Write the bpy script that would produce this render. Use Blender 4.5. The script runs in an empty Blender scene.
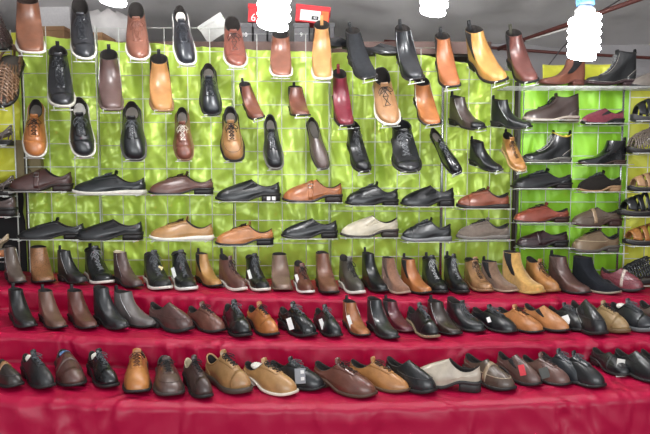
import bpy, math, random
import numpy as np
from mathutils import Vector, Matrix, Euler
random.seed(7); rng = np.random.RandomState(7)
SC = bpy.context.scene
COL = SC.collection
R = math.radians
# ------------------------------------------------------------------ camera, world, exposure
FPX, PITCH, CAMZ = 660.0, R(5.0), 1.55
cd = bpy.data.cameras.new('camera'); cam = bpy.data.objects.new('camera', cd); COL.objects.link(cam)
cd.sensor_width = 36.0; cd.lens = FPX / 650.0 * 36.0; cd.clip_start = 0.02
cam.location = (0, 0, CAMZ); cam.rotation_euler = (R(90) - PITCH, 0, 0)
SC.camera = cam
SC.view_settings.view_transform = 'Standard'; SC.view_settings.look = 'None'
SC.view_settings.gamma = 1.0; SC.view_settings.use_curve_mapping = False
SC.view_settings.exposure = 0.2
wd = bpy.data.worlds.new('world'); SC.world = wd; wd.use_nodes = True
wd.node_tree.nodes['Background'].inputs[0].default_value = (0.95, 0.97, 1.0, 1)
wd.node_tree.nodes['Background'].inputs[1].default_value = 0.80
def area(name, loc, target, size, power, color):
    ld = bpy.data.lights.new(name, 'AREA'); ld.shape = 'RECTANGLE'; ld.size, ld.size_y = size
    ld.energy = power; ld.color = color
    o = bpy.data.objects.new(name, ld); COL.objects.link(o); o.location = loc
    o.rotation_euler = (Vector(target) - Vector(loc)).to_track_quat('-Z', 'Y').to_euler()
    return o
area('open_front_daylight', (0.2, -1.0, 1.9), (0, 3.0, 1.6), (3.4, 1.2), 55, (0.95, 0.98, 1.0))
BULB_STRENGTH = 60.0

def srgb(h):
    if not isinstance(h, str): return h
    c = [int(h[i:i+2], 16) / 255 for i in (0, 2, 4)]
    return tuple(x / 12.92 if x <= .04045 else ((x + .055) / 1.055) ** 2.4 for x in c)
# ------------------------------------------------------------------ camera maths
def ray(x, y):
    dx, dz = (x - 325) / FPX, -(y - 217) / FPX
    c, s = math.cos(PITCH), math.sin(PITCH)
    return np.array([dx, c + dz * s, -s + dz * c])
def at(x, y, Y):
    r = ray(x, y); r = r * (Y / r[1])
    return np.array([r[0], Y, CAMZ + r[2]])
def project(P):
    c, s = math.cos(PITCH), math.sin(PITCH)
    X, Y, Z = P[:, 0], P[:, 1], P[:, 2] - CAMZ
    d = Y * c - Z * s; u = Y * s + Z * c
    return 325 + FPX * X / d, 217 - FPX * u / d
# ------------------------------------------------------------------ materials
MATS = {}
def nmat(name):
    m = bpy.data.materials.new(name); m.use_nodes = True
    nt = m.node_tree; b = nt.nodes['Principled BSDF']
    return m, nt, b
def leather(hexc, rough=.36, kind='leather'):
    key = (hexc, rough, kind)
    if key in MATS: return MATS[key]
    m, nt, b = nmat(kind + '_' + hexc); c = srgb(hexc); dk = .55 if max(c) < .055 else .85; c = tuple(q * dk for q in c)
    N, Lk = nt.nodes, nt.links
    tc = N.new('ShaderNodeTexCoord'); no = N.new('ShaderNodeTexNoise')
    no.inputs['Scale'].default_value = 22 if kind != 'suede' else 60; no.inputs['Detail'].default_value = 4
    Lk.new(tc.outputs['Object'], no.inputs['Vector'])
    cr = N.new('ShaderNodeValToRGB'); k = .80 if kind != 'snake' else .35
    cr.color_ramp.elements[0].position = .3; cr.color_ramp.elements[1].position = .72
    cr.color_ramp.elements[0].color = (c[0] * k, c[1] * k, c[2] * k, 1)
    cr.color_ramp.elements[1].color = (min(1, c[0] * 1.15), min(1, c[1] * 1.15), min(1, c[2] * 1.15), 1)
    if kind == 'snake':
        vo = N.new('ShaderNodeTexVoronoi'); vo.inputs['Scale'].default_value = 150
        Lk.new(tc.outputs['Object'], vo.inputs['Vector']); Lk.new(vo.outputs['Distance'], cr.inputs[0])
        cr.color_ramp.elements[0].position = .1; cr.color_ramp.elements[1].position = .5
    else: Lk.new(no.outputs[0], cr.inputs[0])
    Lk.new(cr.outputs[0], b.inputs['Base Color'])
    bn = N.new('ShaderNodeTexNoise'); bn.inputs['Scale'].default_value = 55 if kind != 'suede' else 300
    bn.inputs['Detail'].default_value = 5; bn.inputs['Distortion'].default_value = .6
    Lk.new(tc.outputs['Object'], bn.inputs['Vector'])
    bu = N.new('ShaderNodeBump'); bu.inputs['Strength'].default_value = .22; bu.inputs['Distance'].default_value = .004
    Lk.new(bn.outputs[0], bu.inputs['Height']); Lk.new(bu.outputs[0], b.inputs['Normal'])
    b.inputs['Roughness'].default_value = rough
    if kind == 'suede':
        b.inputs['Roughness'].default_value = .9; b.inputs['Sheen Weight'].default_value = .25 if max(c) > .06 else .03; b.inputs['Specular IOR Level'].default_value = .25
    else:
        b.inputs['Specular IOR Level'].default_value = .5
        b.inputs['Coat Weight'].default_value = .35; b.inputs['Coat Roughness'].default_value = .18
    MATS[key] = m; return m
def plain(name, hexc, rough=.6, metal=0, emit=0, bump=0, scale=80):
    key = (name, hexc)
    if key in MATS: return MATS[key]
    m, nt, b = nmat(name); c = srgb(hexc)
    b.inputs['Roughness'].default_value = rough; b.inputs['Metallic'].default_value = metal
    N, Lk = nt.nodes, nt.links
    tc = N.new('ShaderNodeTexCoord'); no = N.new('ShaderNodeTexNoise'); no.inputs['Scale'].default_value = scale
    Lk.new(tc.outputs['Object'], no.inputs['Vector'])
    mx = N.new('ShaderNodeMix'); mx.data_type = 'RGBA'
    mx.inputs[6].default_value = (c[0] * .85, c[1] * .85, c[2] * .85, 1); mx.inputs[7].default_value = (min(1, c[0] * 1.1), min(1, c[1] * 1.1), min(1, c[2] * 1.1), 1)
    Lk.new(no.outputs[0], mx.inputs[0]); Lk.new(mx.outputs[2], b.inputs['Base Color'])
    if emit:
        b.inputs['Emission Color'].default_value = (*c, 1); b.inputs['Emission Strength'].default_value = emit
    if bump:
        bu = N.new('ShaderNodeBump'); bu.inputs['Strength'].default_value = bump; bu.inputs['Distance'].default_value = .01
        Lk.new(no.outputs[0], bu.inputs['Height']); Lk.new(bu.outputs[0], b.inputs['Normal'])
    MATS[key] = m; return m
def satin(name, hexc, rough, vscale=(3, 3, 3), bump=.5, sheen=.3, metal=0.0, spec=.6):
    m, nt, b = nmat(name); c = srgb(hexc); N, Lk = nt.nodes, nt.links
    b.inputs['Base Color'].default_value = (*c, 1); b.inputs['Roughness'].default_value = rough
    b.inputs['Sheen Weight'].default_value = sheen
    b.inputs['Specular IOR Level'].default_value = spec; b.inputs['Metallic'].default_value = metal
    tc = N.new('ShaderNodeTexCoord'); mp = N.new('ShaderNodeMapping'); mp.inputs['Scale'].default_value = vscale
    mp.inputs['Rotation'].default_value = (0, R(18), 0)
    Lk.new(tc.outputs['Object'], mp.inputs['Vector'])
    no = N.new('ShaderNodeTexNoise'); no.noise_type = 'RIDGED_MULTIFRACTAL'; no.inputs['Scale'].default_value = 1; no.inputs['Detail'].default_value = 3
    no.inputs['Distortion'].default_value = 1.6; no.inputs['Roughness'].default_value = .45
    Lk.new(mp.outputs[0], no.inputs['Vector'])
    bu = N.new('ShaderNodeBump'); bu.inputs['Strength'].default_value = bump; bu.inputs['Distance'].default_value = .03
    Lk.new(no.outputs[0], bu.inputs['Height']); Lk.new(bu.outputs[0], b.inputs['Normal'])
    MATS[name] = m; return m
# ------------------------------------------------------------------ mesh helpers
class MB:
    def __init__(s): s.v = []; s.f = []
    def add(s, V, F):
        n = len(s.v); s.v += [tuple(map(float, p)) for p in V]; s.f += [tuple(i + n for i in f) for f in F]; return s
    def grid(s, P, closed=False):           # P[i][j] rows x columns
        P = np.asarray(P); a, b = P.shape[:2]; F = []
        for i in range(a - 1):
            for j in range(b if closed else b - 1):
                k = (j + 1) % b
                F.append((i * b + j, i * b + k, (i + 1) * b + k, (i + 1) * b + j))
        return s.add(P.reshape(-1, 3), F)
    def tube(s, pts, r, n=6, closed=False):
        pts = [np.asarray(p, float) for p in pts]; m = len(pts); rings = []
        for i, p in enumerate(pts):
            a = pts[(i - 1) % m] if closed else pts[max(i - 1, 0)]; b = pts[(i + 1) % m] if closed else pts[min(i + 1, m - 1)]
            t = b - a; t = t / (np.linalg.norm(t) + 1e-12)
            up = np.array([0, 0, 1.]) if abs(t[2]) < .9 else np.array([1., 0, 0])
            u = np.cross(t, up); u /= np.linalg.norm(u); w = np.cross(u, t)
            rr = r[i] if hasattr(r, '__len__') else r
            rings.append([p + rr * (math.cos(2 * math.pi * k / n) * u + math.sin(2 * math.pi * k / n) * w) for k in range(n)])
        if closed: rings.append(rings[0])
        s.grid(rings, True)
        if not closed:
            base = len(s.v) - n * m
            s.f.append(tuple(base + k for k in range(n))[::-1]); s.f.append(tuple(len(s.v) - n + k for k in range(n)))
        return s
    def box(s, c, size, rot=0.0):
        x, y, z = [d / 2 for d in size]; V = []
        for dz in (-z, z):
            for dx, dy in ((-x, -y), (x, -y), (x, y), (-x, y)):
                V.append((c[0] + dx * math.cos(rot) - dy * math.sin(rot), c[1] + dx * math.sin(rot) + dy * math.cos(rot), c[2] + dz))
        return s.add(V, [(3, 2, 1, 0), (4, 5, 6, 7), (0, 1, 5, 4), (1, 2, 6, 5), (2, 3, 7, 6), (3, 0, 4, 7)])
    def mesh(s, name, smooth=True):
        me = bpy.data.meshes.new(name); me.from_pydata(s.v, [], s.f); me.validate(); me.update()
        if smooth: me.polygons.foreach_set('use_smooth', [True] * len(me.polygons))
        return me
def link(name, me, mat, parent=None, loc=None, bevel=0):
    o = bpy.data.objects.new(name, me); COL.objects.link(o)
    if not me.materials: me.materials.append(mat)
    else: o.material_slots[0].link = 'OBJECT'; o.material_slots[0].material = mat
    if parent: o.parent = parent
    if loc is not None: o.location = loc
    if bevel:
        b = o.modifiers.new('bevel', 'BEVEL'); b.width = bevel; b.segments = 2; b.limit_method = 'ANGLE'
    return o
def empty(name, loc=(0, 0, 0), rot=(0, 0, 0)):
    o = bpy.data.objects.new(name, None); COL.objects.link(o); o.location = loc; o.rotation_euler = rot
    o.empty_display_size = .05; return o
def tag(o, label=None, cat=None, group=None, kind=None):
    for k, v in (('label', label), ('category', cat), ('group', group), ('kind', kind)):
        if v: o[k] = v
    return o
def sstep(a, b, x):
    t = np.clip((x - a) / (b - a), 0, 1); return t * t * (3 - 2 * t)
# ------------------------------------------------------------------ the shoe last
class Last:
    D = dict(L=.292, toew=.030, ball=.0475, waist=.0345, heelw=.0325, tt=.80, p=2.0, hh=.022, ts=.009, th=.012, tf=.43,
             zb=.070, zs=.052, zf=.088, wt=.030, h1=.038, d2=.060, h2=.016, b1=.003, sideh=.024, asym=.012, spring=.010, unit=False, lug=False, out=.0058)
    def __init__(s, **k):
        d = dict(s.D); d.update(k); s.__dict__.update(d)
    def w(s, t):
        b = np.interp(t, [0, .1, .22, .40, .58, .70, .82, .92, 1], [s.heelw, s.heelw, s.heelw * .99, s.waist, s.ball * .93, s.ball, s.ball * .90 * .5 + s.ball * .45, (s.ball + s.toew) / 2 * .98, s.toew])
        c = np.ones_like(t)
        c = np.where(t < .13, np.sqrt(np.clip(1 - ((.13 - t) / .13) ** 2, 0, 1)), c)
        u = np.clip((t - s.tt) / (1 - s.tt), 0, 1)
        c = np.where(t > s.tt, np.clip(1 - u ** s.p, 0, 1) ** (1 / s.p), c)
        return b * c
    def cx(s, t): return s.asym * (1.2 * np.clip(t - .45, 0, 1) ** 2 * 4 - .3 * np.clip(t - .3, 0, 1)) * .6
    def yz(s, t): return s.L * (.5 - t)
    def under(s, t):        # underside of the sole
        sp = s.spring * np.clip((t - .72) / .28, 0, 1) ** 2
        if s.unit: return sp
        return s.hh * (1 - sstep(.24, .55, t)) + sp
    def feather(s, t): return s.under(t) + s.ts + (s.hh * .5 * (1 - sstep(.2, .6, t)) if s.unit else 0)
    def S(s, phi, v):
        phi, v = np.broadcast_arrays(np.asarray(phi, float), np.asarray(v, float))
        sg = np.where(np.sin(phi) >= 0, 1., -1.); c = (1 - np.cos(phi)) / 2
        t0 = c; x0 = sg * s.w(t0) * .985; y0 = s.yz(t0); z0 = s.feather(t0) - .002
        e = 1e-3
        dx = (s.w(np.clip(t0 + e, 0, 1)) - s.w(np.clip(t0 - e, 0, 1))) / (2 * e); ny = -s.L
        # outward normal of plan outline ~ (L, dw/dt) for the + side (y decreases with t)
        nx, nyy = s.L * sg, -dx * -1.0
        nyy = dx * 1.0
        nl = np.sqrt(nx ** 2 + nyy ** 2); nx, nyy = nx / nl, nyy / nl
        t3 = s.th + (s.tf - s.th) * c; sn = np.abs(np.sin(phi))
        x3 = sg * s.wt * sn ** .8 * (1 - .15 * c); y3 = s.yz(t3)
        a = s.zb + (s.zf - s.zb) * c; k = sn ** 2
        z3 = a + (s.zs - (s.zb + s.zf) / 2) * k + s.hh + s.ts - .022 - .007
        f = sstep(.5, 1, c); bk = 1 - sstep(0, .25, c)
        h1 = s.sideh + (s.h1 - s.sideh) * sstep(.55, 1, c) + bk * .006
        P0 = np.stack([x0, y0, z0], -1)
        P1 = np.stack([x0 + nx * s.b1, y0 + nyy * s.b1 * (1 + bk), z0 + h1], -1)
        P2 = np.stack([x3 + sg * (.006 + .012 * f) * sn, y3 - s.d2 * f, z3 - (.022 + (s.h2 - .022) * f) * (1 if s.zs < .1 else 1.6)], -1)
        P3 = np.stack([x3, y3, z3], -1)
        v = v[..., None]; u = 1 - v
        P = u ** 3 * P0 + 3 * u * u * v * P1 + 3 * u * v * v * P2 + v ** 3 * P3
        tt = .5 - P[..., 1] / s.L
        P[..., 0] += s.cx(tt)
        return P
    def N(s, phi, v):
        e = 2e-3; phi = np.asarray(phi, float); v = np.clip(np.asarray(v, float), .01, .99)
        a = s.S(phi + e, v) - s.S(phi - e, v); b = s.S(phi, v + e) - s.S(phi, v - e)
        n = np.cross(a, b); n /= (np.linalg.norm(n, axis=-1, keepdims=True) + 1e-12)
        c = s.S(phi, v); ctr = np.stack([np.zeros_like(c[..., 0]), np.clip(c[..., 1], -s.L * .35, s.L * .4), np.full_like(c[..., 0], .03)], -1)
        sgn = np.sign(np.sum(n * (c - ctr), -1, keepdims=True)); return n * np.where(sgn == 0, 1, sgn)
    def SO(s, phi, v, off): return s.S(phi, v) + s.N(phi, v) * np.asarray(off)[..., None]
    def phi_x(s, v, x):     # phi on iso-v with lateral offset x from the centre line
        ph = np.linspace(math.pi, math.pi * .35, 50) if x >= 0 else np.linspace(math.pi, math.pi * 1.65, 50)
        q = s.S(ph, np.full(50, v)); d = np.abs(q[:, 0] - q[0, 0])
        d = np.maximum.accumulate(d); return float(np.interp(abs(x), d, ph))
    def v_t(s, phi, t):     # v on column phi where surface passes t
        vv = np.linspace(0, 1, 60); q = .5 - s.S(np.full(60, phi), vv)[:, 1] / s.L
        q = np.minimum.accumulate(q); return float(np.interp(-t, -q, vv))
PHI = np.linspace(0, 2 * math.pi, 49)[:-1]
def shell(s, PH, V, off, mb):       # raised patch with skirt
    P = s.SO(PH, V, np.full(PH.shape, off)); B = s.SO(PH, V, np.full(PH.shape, -.001))
    G = np.concatenate([B[:1], P, B[-1:]], 0)
    l = np.concatenate([B[:1, :1], B[:, :1], B[-1:, :1]], 0); r = np.concatenate([B[:1, -1:], B[:, -1:], B[-1:, -1:]], 0)
    mb.grid(np.concatenate([l, G, r], 1)); return mb
def front_strip(s, xa, xb, va, vb, off, mb, n=12, m=4):
    V = np.linspace(va, vb, n); PH = np.zeros((n, m)); VV = np.zeros((n, m))
    for i, v in enumerate(V):
        for j, x in enumerate(np.linspace(xa, xb, m)):
            PH[i, j] = s.phi_x(v, x if abs(x) > 1e-4 else 1e-4); VV[i, j] = v
    return shell(s, PH, VV, off, mb)
def band(s, ta, tb, off, mb, n=26, m=5):
    PH = np.zeros((m, n)); VV = np.zeros((m, n))
    for i, t in enumerate(np.linspace(ta, tb, m)):
        ph0 = math.acos(np.clip(1 - 2 * t, -1, 1)) + .02
        for j, q in enumerate(np.linspace(-1, 1, n)):
            ph = math.pi + q * (math.pi - ph0); PH[i, j] = ph; VV[i, j] = s.v_t(ph, t)
    return shell(s, PH, VV, off, mb)
def cap_patch(s, ta, off, mb, n=26, m=6, curve=0.0):
    ph0 = math.acos(1 - 2 * ta) + .02; PH = np.zeros((m, n)); VV = np.zeros((m, n))
    for j, q in enumerate(np.linspace(-1, 1, n)):
        ph = math.pi + q * (math.pi - ph0); vt = max(s.v_t(ph, ta - curve * (1 - q * q)), .01)
        PH[:, j] = ph; VV[:, j] = np.linspace(0.0, vt, m)
    return shell(s, PH, VV, off, mb)
def outline_solid(s, tlo, thi, zlo, zhi, off, mb, n=26, taper=0):
    c = np.linspace(math.acos(1 - 2 * tlo), math.acos(1 - 2 * thi), n); t = (1 - np.cos(c)) / 2
    w = s.w(t) + off * np.sqrt(np.clip(1 - 0 * t, 0, 1)); tt = .5 - (.5 - t) * (1 + 2 * off / s.L); y = s.yz(tt)
    zl = zlo(t) if callable(zlo) else np.full(n, zlo); zh = zhi(t) if callable(zhi) else np.full(n, zhi)
    cx = s.cx(t)
    if s.lug and not callable(zlo) is False: zl = zl + np.where(np.arange(n) % 2, .0045, 0)
    def ring(z, k): return np.concatenate([np.stack([cx + (w - k), y, z], -1), np.stack([cx - (w - k), y, z], -1)[::-1]], 0)
    A, B, M = ring(zl, taper), ring(zh, 0), ring((zl + zh) / 2, taper / 2 - .0006); b = len(mb.v); mb.grid([A, M, B], True)
    N2 = 2 * n
    for i in range(n - 1):
        mb.f.append((b + i, b + N2 - 1 - i, b + N2 - 2 - i, b + i + 1))
        u = b + 2 * N2; mb.f.append((u + i, u + i + 1, u + N2 - 2 - i, u + N2 - 1 - i))
    return mb
STYLES = {
    'oxford': (dict(toew=.032, p=2.6, tt=.84, zf=.085), ['laces4', 'eyestay', 'cap', 'tongue']),
    'pointed': (dict(toew=.018, p=2.4, tt=.90, L=.305, h1=.028, zf=.084), ['laces4', 'eyestay', 'tongue']),
    'brogue': (dict(toew=.032, p=2.5, tt=.82, zf=.085), ['laces5', 'eyestay', 'wing', 'tongue', 'counter']),
    'derby': (dict(toew=.038, p=2.6, tt=.80, h1=.043, zf=.088), ['laces4', 'eyestay', 'tongue', 'counter']),
    'walker': (dict(toew=.040, p=2.7, tt=.79, ball=.051, h1=.044, ts=.013, hh=.016, zb=.074, zf=.096, zs=.058), ['laces5', 'eyestay', 'tongue', 'apron', 'collar']),
    'sneaker': (dict(toew=.034, p=2.2, tt=.76, ball=.050, h1=.040, ts=.016, hh=.014, unit=True, zb=.078, zf=.098, zs=.058), ['laces5', 'eyestay', 'tongue', 'collar', 'counter', 'cap']),
    'whitesole': (dict(toew=.030, p=2.2, tt=.78, h1=.034, ts=.013, hh=.014, unit=True, zb=.072, zf=.088), ['laces4', 'eyestay', 'tongue', 'counter']),
    'loafer': (dict(toew=.036, p=2.6, tt=.80, h1=.032, tf=.50, zf=.074, zs=.050, zb=.066), ['apron', 'saddle']),
    'slipon': (dict(toew=.022, p=2.6, tt=.88, h1=.030, tf=.46, zf=.080, zs=.052, L=.302), ['sidegore']),
    'squareslip': (dict(toew=.032, p=3.0, tt=.84, h1=.036, tf=.46, zf=.086, zs=.054), ['sidegore', 'apron']),
    'monk': (dict(toew=.025, p=2.2, tt=.84, zf=.084, tf=.44), ['strap', 'buckle']),
    'velcro': (dict(toew=.036, p=2.2, tt=.76, ball=.050, h1=.042, zf=.092, tf=.42), ['widestrap', 'cap']),
    'chelsea': (dict(toew=.038, p=2.7, tt=.81, L=.280, zb=.150, zs=.147, zf=.150, tf=.39, wt=.040, d2=.022, h2=.090, h1=.046, sideh=.036, b1=.004), ['gore', 'tab']),
    'zipboot': (dict(toew=.038, p=2.8, tt=.81, L=.280, zb=.148, zs=.142, zf=.148, tf=.39, wt=.040, d2=.022, h2=.088, h1=.046, sideh=.036, b1=.004), ['zip', 'tab']),
    'chukka': (dict(toew=.032, p=2.2, tt=.78, L=.285, zb=.126, zs=.108, zf=.114, tf=.43, wt=.036, d2=.022, h2=.042, h1=.046, sideh=.036, ts=.010, hh=.014), ['laces3hi', 'eyestayhi', 'tongue', 'counter']),
    'laceboot': (dict(toew=.034, p=2.2, tt=.77, ball=.050, L=.285, zb=.140, zs=.130, zf=.150, tf=.38, wt=.037, d2=.024, h2=.080, h1=.050, sideh=.036, ts=.012, hh=.014), ['laces6hi', 'eyestayhi', 'tongue', 'cap', 'counter', 'collar', 'tab']),
    'combat': (dict(toew=.036, p=2.3, tt=.76, ball=.052, L=.285, zb=.185, zs=.180, zf=.192, tf=.39, wt=.040, d2=.018, h2=.118, h1=.052, sideh=.04, ts=.016, hh=.020, lug=True), ['laces7hi', 'eyestayhi', 'tongue', 'cap', 'counter', 'collar', 'tab', 'stitch']),
    'sandal': (dict(toew=.036, p=2.2, tt=.76, ball=.051, h1=.038, ts=.016, hh=.012, unit=True, zb=.078, zf=.088, tf=.44), ['noupper', 'bands']),
    'woven': (dict(toew=.036, p=2.2, tt=.76, ball=.051, h1=.038, ts=.014, hh=.010, unit=True, zb=.082, zf=.092, tf=.42), ['noupper', 'weave']),
}
LOW_V0 = .56
TPL = {}
def template(style, extra=(), drop=()):
    key = (style, tuple(extra), tuple(drop))
    if key in TPL: return TPL[key]
    prm, feats = STYLES[style]; feats = [f for f in feats if f not in drop] + list(extra)
    s = Last(**prm); parts = []       # (name, role, mesh, parentname)
    def put(name, role, mb, sub=None):
        parts.append((name, role, mb.mesh(style + '_' + name), np.array(mb.v), sub))
    hi = any('hi' in f for f in feats)
    # soles
    mb = MB()
    if s.unit: outline_solid(s, 0, 1, s.under, lambda t: s.feather(t), s.out, mb)
    else: outline_solid(s, 0, 1, s.under, lambda t: s.under(t) + s.ts, s.out, mb)
    put('outsole', 'sole', mb)
    if not s.unit:
        mb = MB(); outline_solid(s, 0, .29, lambda t: t * 0, lambda t: s.under(t) + .001, s.out * .6, mb, n=14, taper=.002)
        put('heel', 'heel', mb)
    # upper
    V = np.linspace(0, 1, 15)
    if 'noupper' not in feats:
        PH, VV = np.meshgrid(PHI, V); G = s.S(PH, VV)
        put('upper', 'main', MB().grid(G, True))
        # lining with rounded rim
        P3 = s.S(PHI, np.ones_like(PHI)); c = (1 - np.cos(PHI)) / 2; sg = np.sign(np.sin(PHI) + 1e-9)
        ctr = P3.mean(0)
        inn = P3 + (ctr - P3) * np.array([.09, .035, 0]) + np.array([0, 0, .0015])
        rows = [P3, inn] + [s.SO(PHI, np.full(PHI.shape, v), -.0035) for v in (.97, .9, .8, .7, .6)]
        q = rows[-1]; tq = np.clip(.5 - q[:, 1] / s.L, .02, .95)
        bot = np.stack([(q[:, 0] - s.cx(tq)) * .8 + s.cx(tq), q[:, 1] * .96, s.feather(tq) + .004], -1)
        rows += [q + (bot - q) * .5, bot]
        put('lining', 'lining', MB().grid(rows, True))
        b = MB(); n = len(PHI); half = n // 2
        L_, R_ = bot[:half + 1], np.concatenate([bot[half:], bot[:1]])[::-1]
        b.grid([L_ + [0, 0, .001], (L_ + R_) / 2 + [0, 0, .002], R_ + [0, 0, .001]]); put('insole', 'insole', b)
    else:
        ti = np.linspace(.01, .985, 24); L_ = np.stack([s.w(ti) + s.cx(ti), s.yz(ti), s.feather(ti) + .001], -1); R_ = L_.copy(); R_[:, 0] = -s.w(ti) + s.cx(ti)
        mid = (L_ + R_) / 2 + [0, 0, .003]
        put('insole', 'insole', MB().grid([L_ - [0, 0, .004], L_, mid, R_, R_ - [0, 0, .004]]))
    for f in feats:
        if f == 'cap': put('toe_cap', 'cap', cap_patch(s, .80 if style != 'laceboot' else .82, .0013, MB()))
        elif f == 'wing': put('toe_cap', 'cap', cap_patch(s, .70, .0013, MB(), curve=-.10))
        elif f == 'counter':
            PHc = np.linspace(-.95, .95, 18); vt = (.62 if not hi else .38) * np.sqrt(np.clip(1.05 - (PHc / .95) ** 2, .05, 1))
            PH = np.tile(PHc, (5, 1)); VV = np.array([np.linspace(0, 1, 5) * q for q in vt]).T
            put('heel_counter', 'counter', shell(s, PH, VV, .0012, MB()))
        elif f in ('eyestay', 'eyestayhi'):
            v0 = LOW_V0 if f == 'eyestay' else .50
            for sg in (1, -1): put('eyestay', 'eyestay', front_strip(s, sg * .005, sg * (.021 if f == 'eyestay' else .019), v0, .985, .0024, MB()))
        elif f == 'tongue':
            v0 = LOW_V0 if not hi else .5; V2 = np.linspace(v0, .99, 8); rows = []
            for v in V2:
                rows.append([s.SO(s.phi_x(v, x), v, .0008) for x in (-.012, -.006, 1e-4, .006, .012)])
            top = np.array(rows[-1]); dirn = np.array([0, .35, 1.]) if not hi else np.array([0, .08, 1.])
            ln = .018 if not hi else .016
            wid = np.array([[-.004, 0, 0], [-.002, 0, 0], [0, 0, 0], [.002, 0, 0], [.004, 0, 0]])
            rows += [list(top + dirn * ln * .5 + wid + [0, -.001, 0]), list(top + dirn * ln + wid * .6), list(top + dirn * ln + [0, .004, -.001]), list(top + dirn * ln * .3 + [0, .006, -.004])]
            put('tongue', 'tongue', MB().grid(rows))
        elif f.startswith('laces'):
            n = int(f[5]); v0, v1 = (LOW_V0 + .05, .93) if not hi else (.53, .95)
            vs = np.linspace(v0, v1, n); mb = MB(); xg = .0105; eye = MB()
            for i, v in enumerate(vs):
                pts = [s.SO(s.phi_x(v, x if abs(x) > 1e-4 else 1e-4), v, .0032 + .001 * (abs(x) < .006)) for x in (-xg, -xg / 2, 0, xg / 2, xg)]
                mb.tube(pts, .0016, 5)
                if i < n - 1:
                    for sg in (1, -1):
                        pts = []
                        for q in np.linspace(0, 1, 5):
                            x = sg * xg * (1 - 2 * q); vv = v + (vs[i + 1] - v) * q
                            pts.append(s.SO(s.phi_x(vv, x if abs(x) > 1e-4 else 1e-4), vv, .0034 + .001 * (sg > 0)))
                        mb.tube(pts, .0016, 5)
            vb = vs[-1]; C = s.SO(math.pi, vb, .005); nn = s.N(math.pi, vb); dn = s.S(math.pi, vb - .12) - s.S(math.pi, vb); dn = dn / np.linalg.norm(dn)
            X = np.array([1., 0, 0]); k = 1.0
            mb.tube([C - X * .004, C + nn * .003, C + X * .004], .0028, 6)
            for sg, ln, dr in ((1, .030, .010), (-1, .027, .013)):
                loop = [C + X * sg * ln * .5 * (1 - math.cos(a)) + dn * (dr * math.sin(a) + dr * .8 * (1 - math.cos(a)) / 2 * 2) + nn * (.004 + .004 * math.sin(a / 2)) - nn * .006 * (1 - math.cos(a)) / 2 for a in np.linspace(0, 2 * math.pi, 12)]
                mb.tube(loop, .0015, 5)
                end = [C + X * sg * .024 * q + dn * (.030 * q * q + .006 * q) + nn * (.003 - .004 * q) for q in np.linspace(0, 1, 6)]
                mb.tube(end, .0015, 5)
            put('laces', 'lace', mb)
        elif f == 'collar':
            P3 = s.S(PHI, np.ones_like(PHI)); put('collar', 'collar', MB().tube(list(P3), .0038, 7, closed=True))
        elif f == 'apron':
            mb = MB(); pts = []
            for q in np.linspace(-1, 1, 30):
                ph = math.pi + q * 1.42; v = .30 + .50 * abs(q) ** 2.2
                pts.append(s.SO(ph, v, .0006))
            mb.tube(pts, .0016, 5); put('apron_seam', 'seam', mb)
        elif f == 'saddle': put('saddle_strap', 'strap', band(s, .56, .63, .0024, MB()))
        elif f in ('strap', 'widestrap'):
            ta, tb = (.50, .575) if f == 'strap' else (.45, .62)
            put('strap', 'strap', band(s, ta, tb, .0032, MB()))
            if f == 'strap':
                ph = math.pi - .75; v = s.v_t(ph, .54); C = s.SO(ph, v, .005); nn = s.N(ph, v)
                a = np.cross(nn, [0, 1., 0]); a /= np.linalg.norm(a); b = np.cross(nn, a)
                put('buckle', 'metal', MB().tube([C + a * .008 + b * .011, C + a * .008 - b * .011, C - a * .008 - b * .011, C - a * .008 + b * .011], .0014, 6, closed=True))
        elif f == 'sidegore':
            for c0 in (math.pi * .70, math.pi * 1.30):
                mb = MB()
                PH = np.zeros((6, 5)); VV = np.zeros((6, 5))
                for i, v in enumerate(np.linspace(.60, .985, 6)):
                    wd_ = .04 + .16 * (i / 5); PH[i] = c0 + np.linspace(-wd_, wd_, 5); VV[i] = v
                shell(s, PH, VV, .0012, mb); put('elastic_panel', 'gore', mb)
        elif f == 'gore':
            for c0 in (math.pi * .5, math.pi * 1.5):
                mb = MB()
                PH = np.zeros((10, 7)); VV = np.zeros((10, 7))
                for i, v in enumerate(np.linspace(.40, .99, 10)):
                    u = i / 9; wd_ = .14 + .40 * u ** .7; PH[i] = c0 + np.linspace(-wd_, wd_, 7); VV[i] = v
                shell(s, PH, VV, .0011, mb); put('elastic_panel', 'gore', mb)
        elif f == 'zip':
            for c0 in (math.pi * .58, math.pi * 1.42):
                put('zip', 'metal', MB().tube([s.SO(c0, v, .0006) for v in np.linspace(.3, .98, 12)], .0015, 5))
        elif f == 'tab':
            P = s.S(0., 1.0); mb = MB(); w2 = .0075
            prof = [(0.003, -.025), (.004, 0), (.004, .012), (.001, .022), (-.004, .022), (-.007, .012), (-.007, -.004), (-.006, -.02)]
            G = [[P + [x, a, b] for x in (-w2, w2)] for a, b in prof] ; G2 = [[P + [x * .98, a * .55 - .0012, b * .93] for x in (-w2, w2)] for a, b in prof]
            mb.grid(G); mb.grid(G2); put('pull_tab', 'tab', mb)
        elif f == 'stitch':
            mb = MB()
            for dv in (0, .0): mb.tube([s.SO(ph, .03, .0012) for ph in np.linspace(.4, 2 * math.pi - .4, 60)], .0008, 4)
            ph0 = math.acos(1 - 1.6)
            for sg in (1, -1):
                mb.tube([s.SO(s.phi_x(v, sg * .021), v, .0014) for v in np.linspace(.5, .98, 12)], .0008, 4)
            mb.tube([s.SO(ph, (.40) * math.sqrt(max(0, 1.05 - (ph / .98) ** 2)), .0012) for ph in np.linspace(-.97, .97, 24)], .0008, 4)
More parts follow.
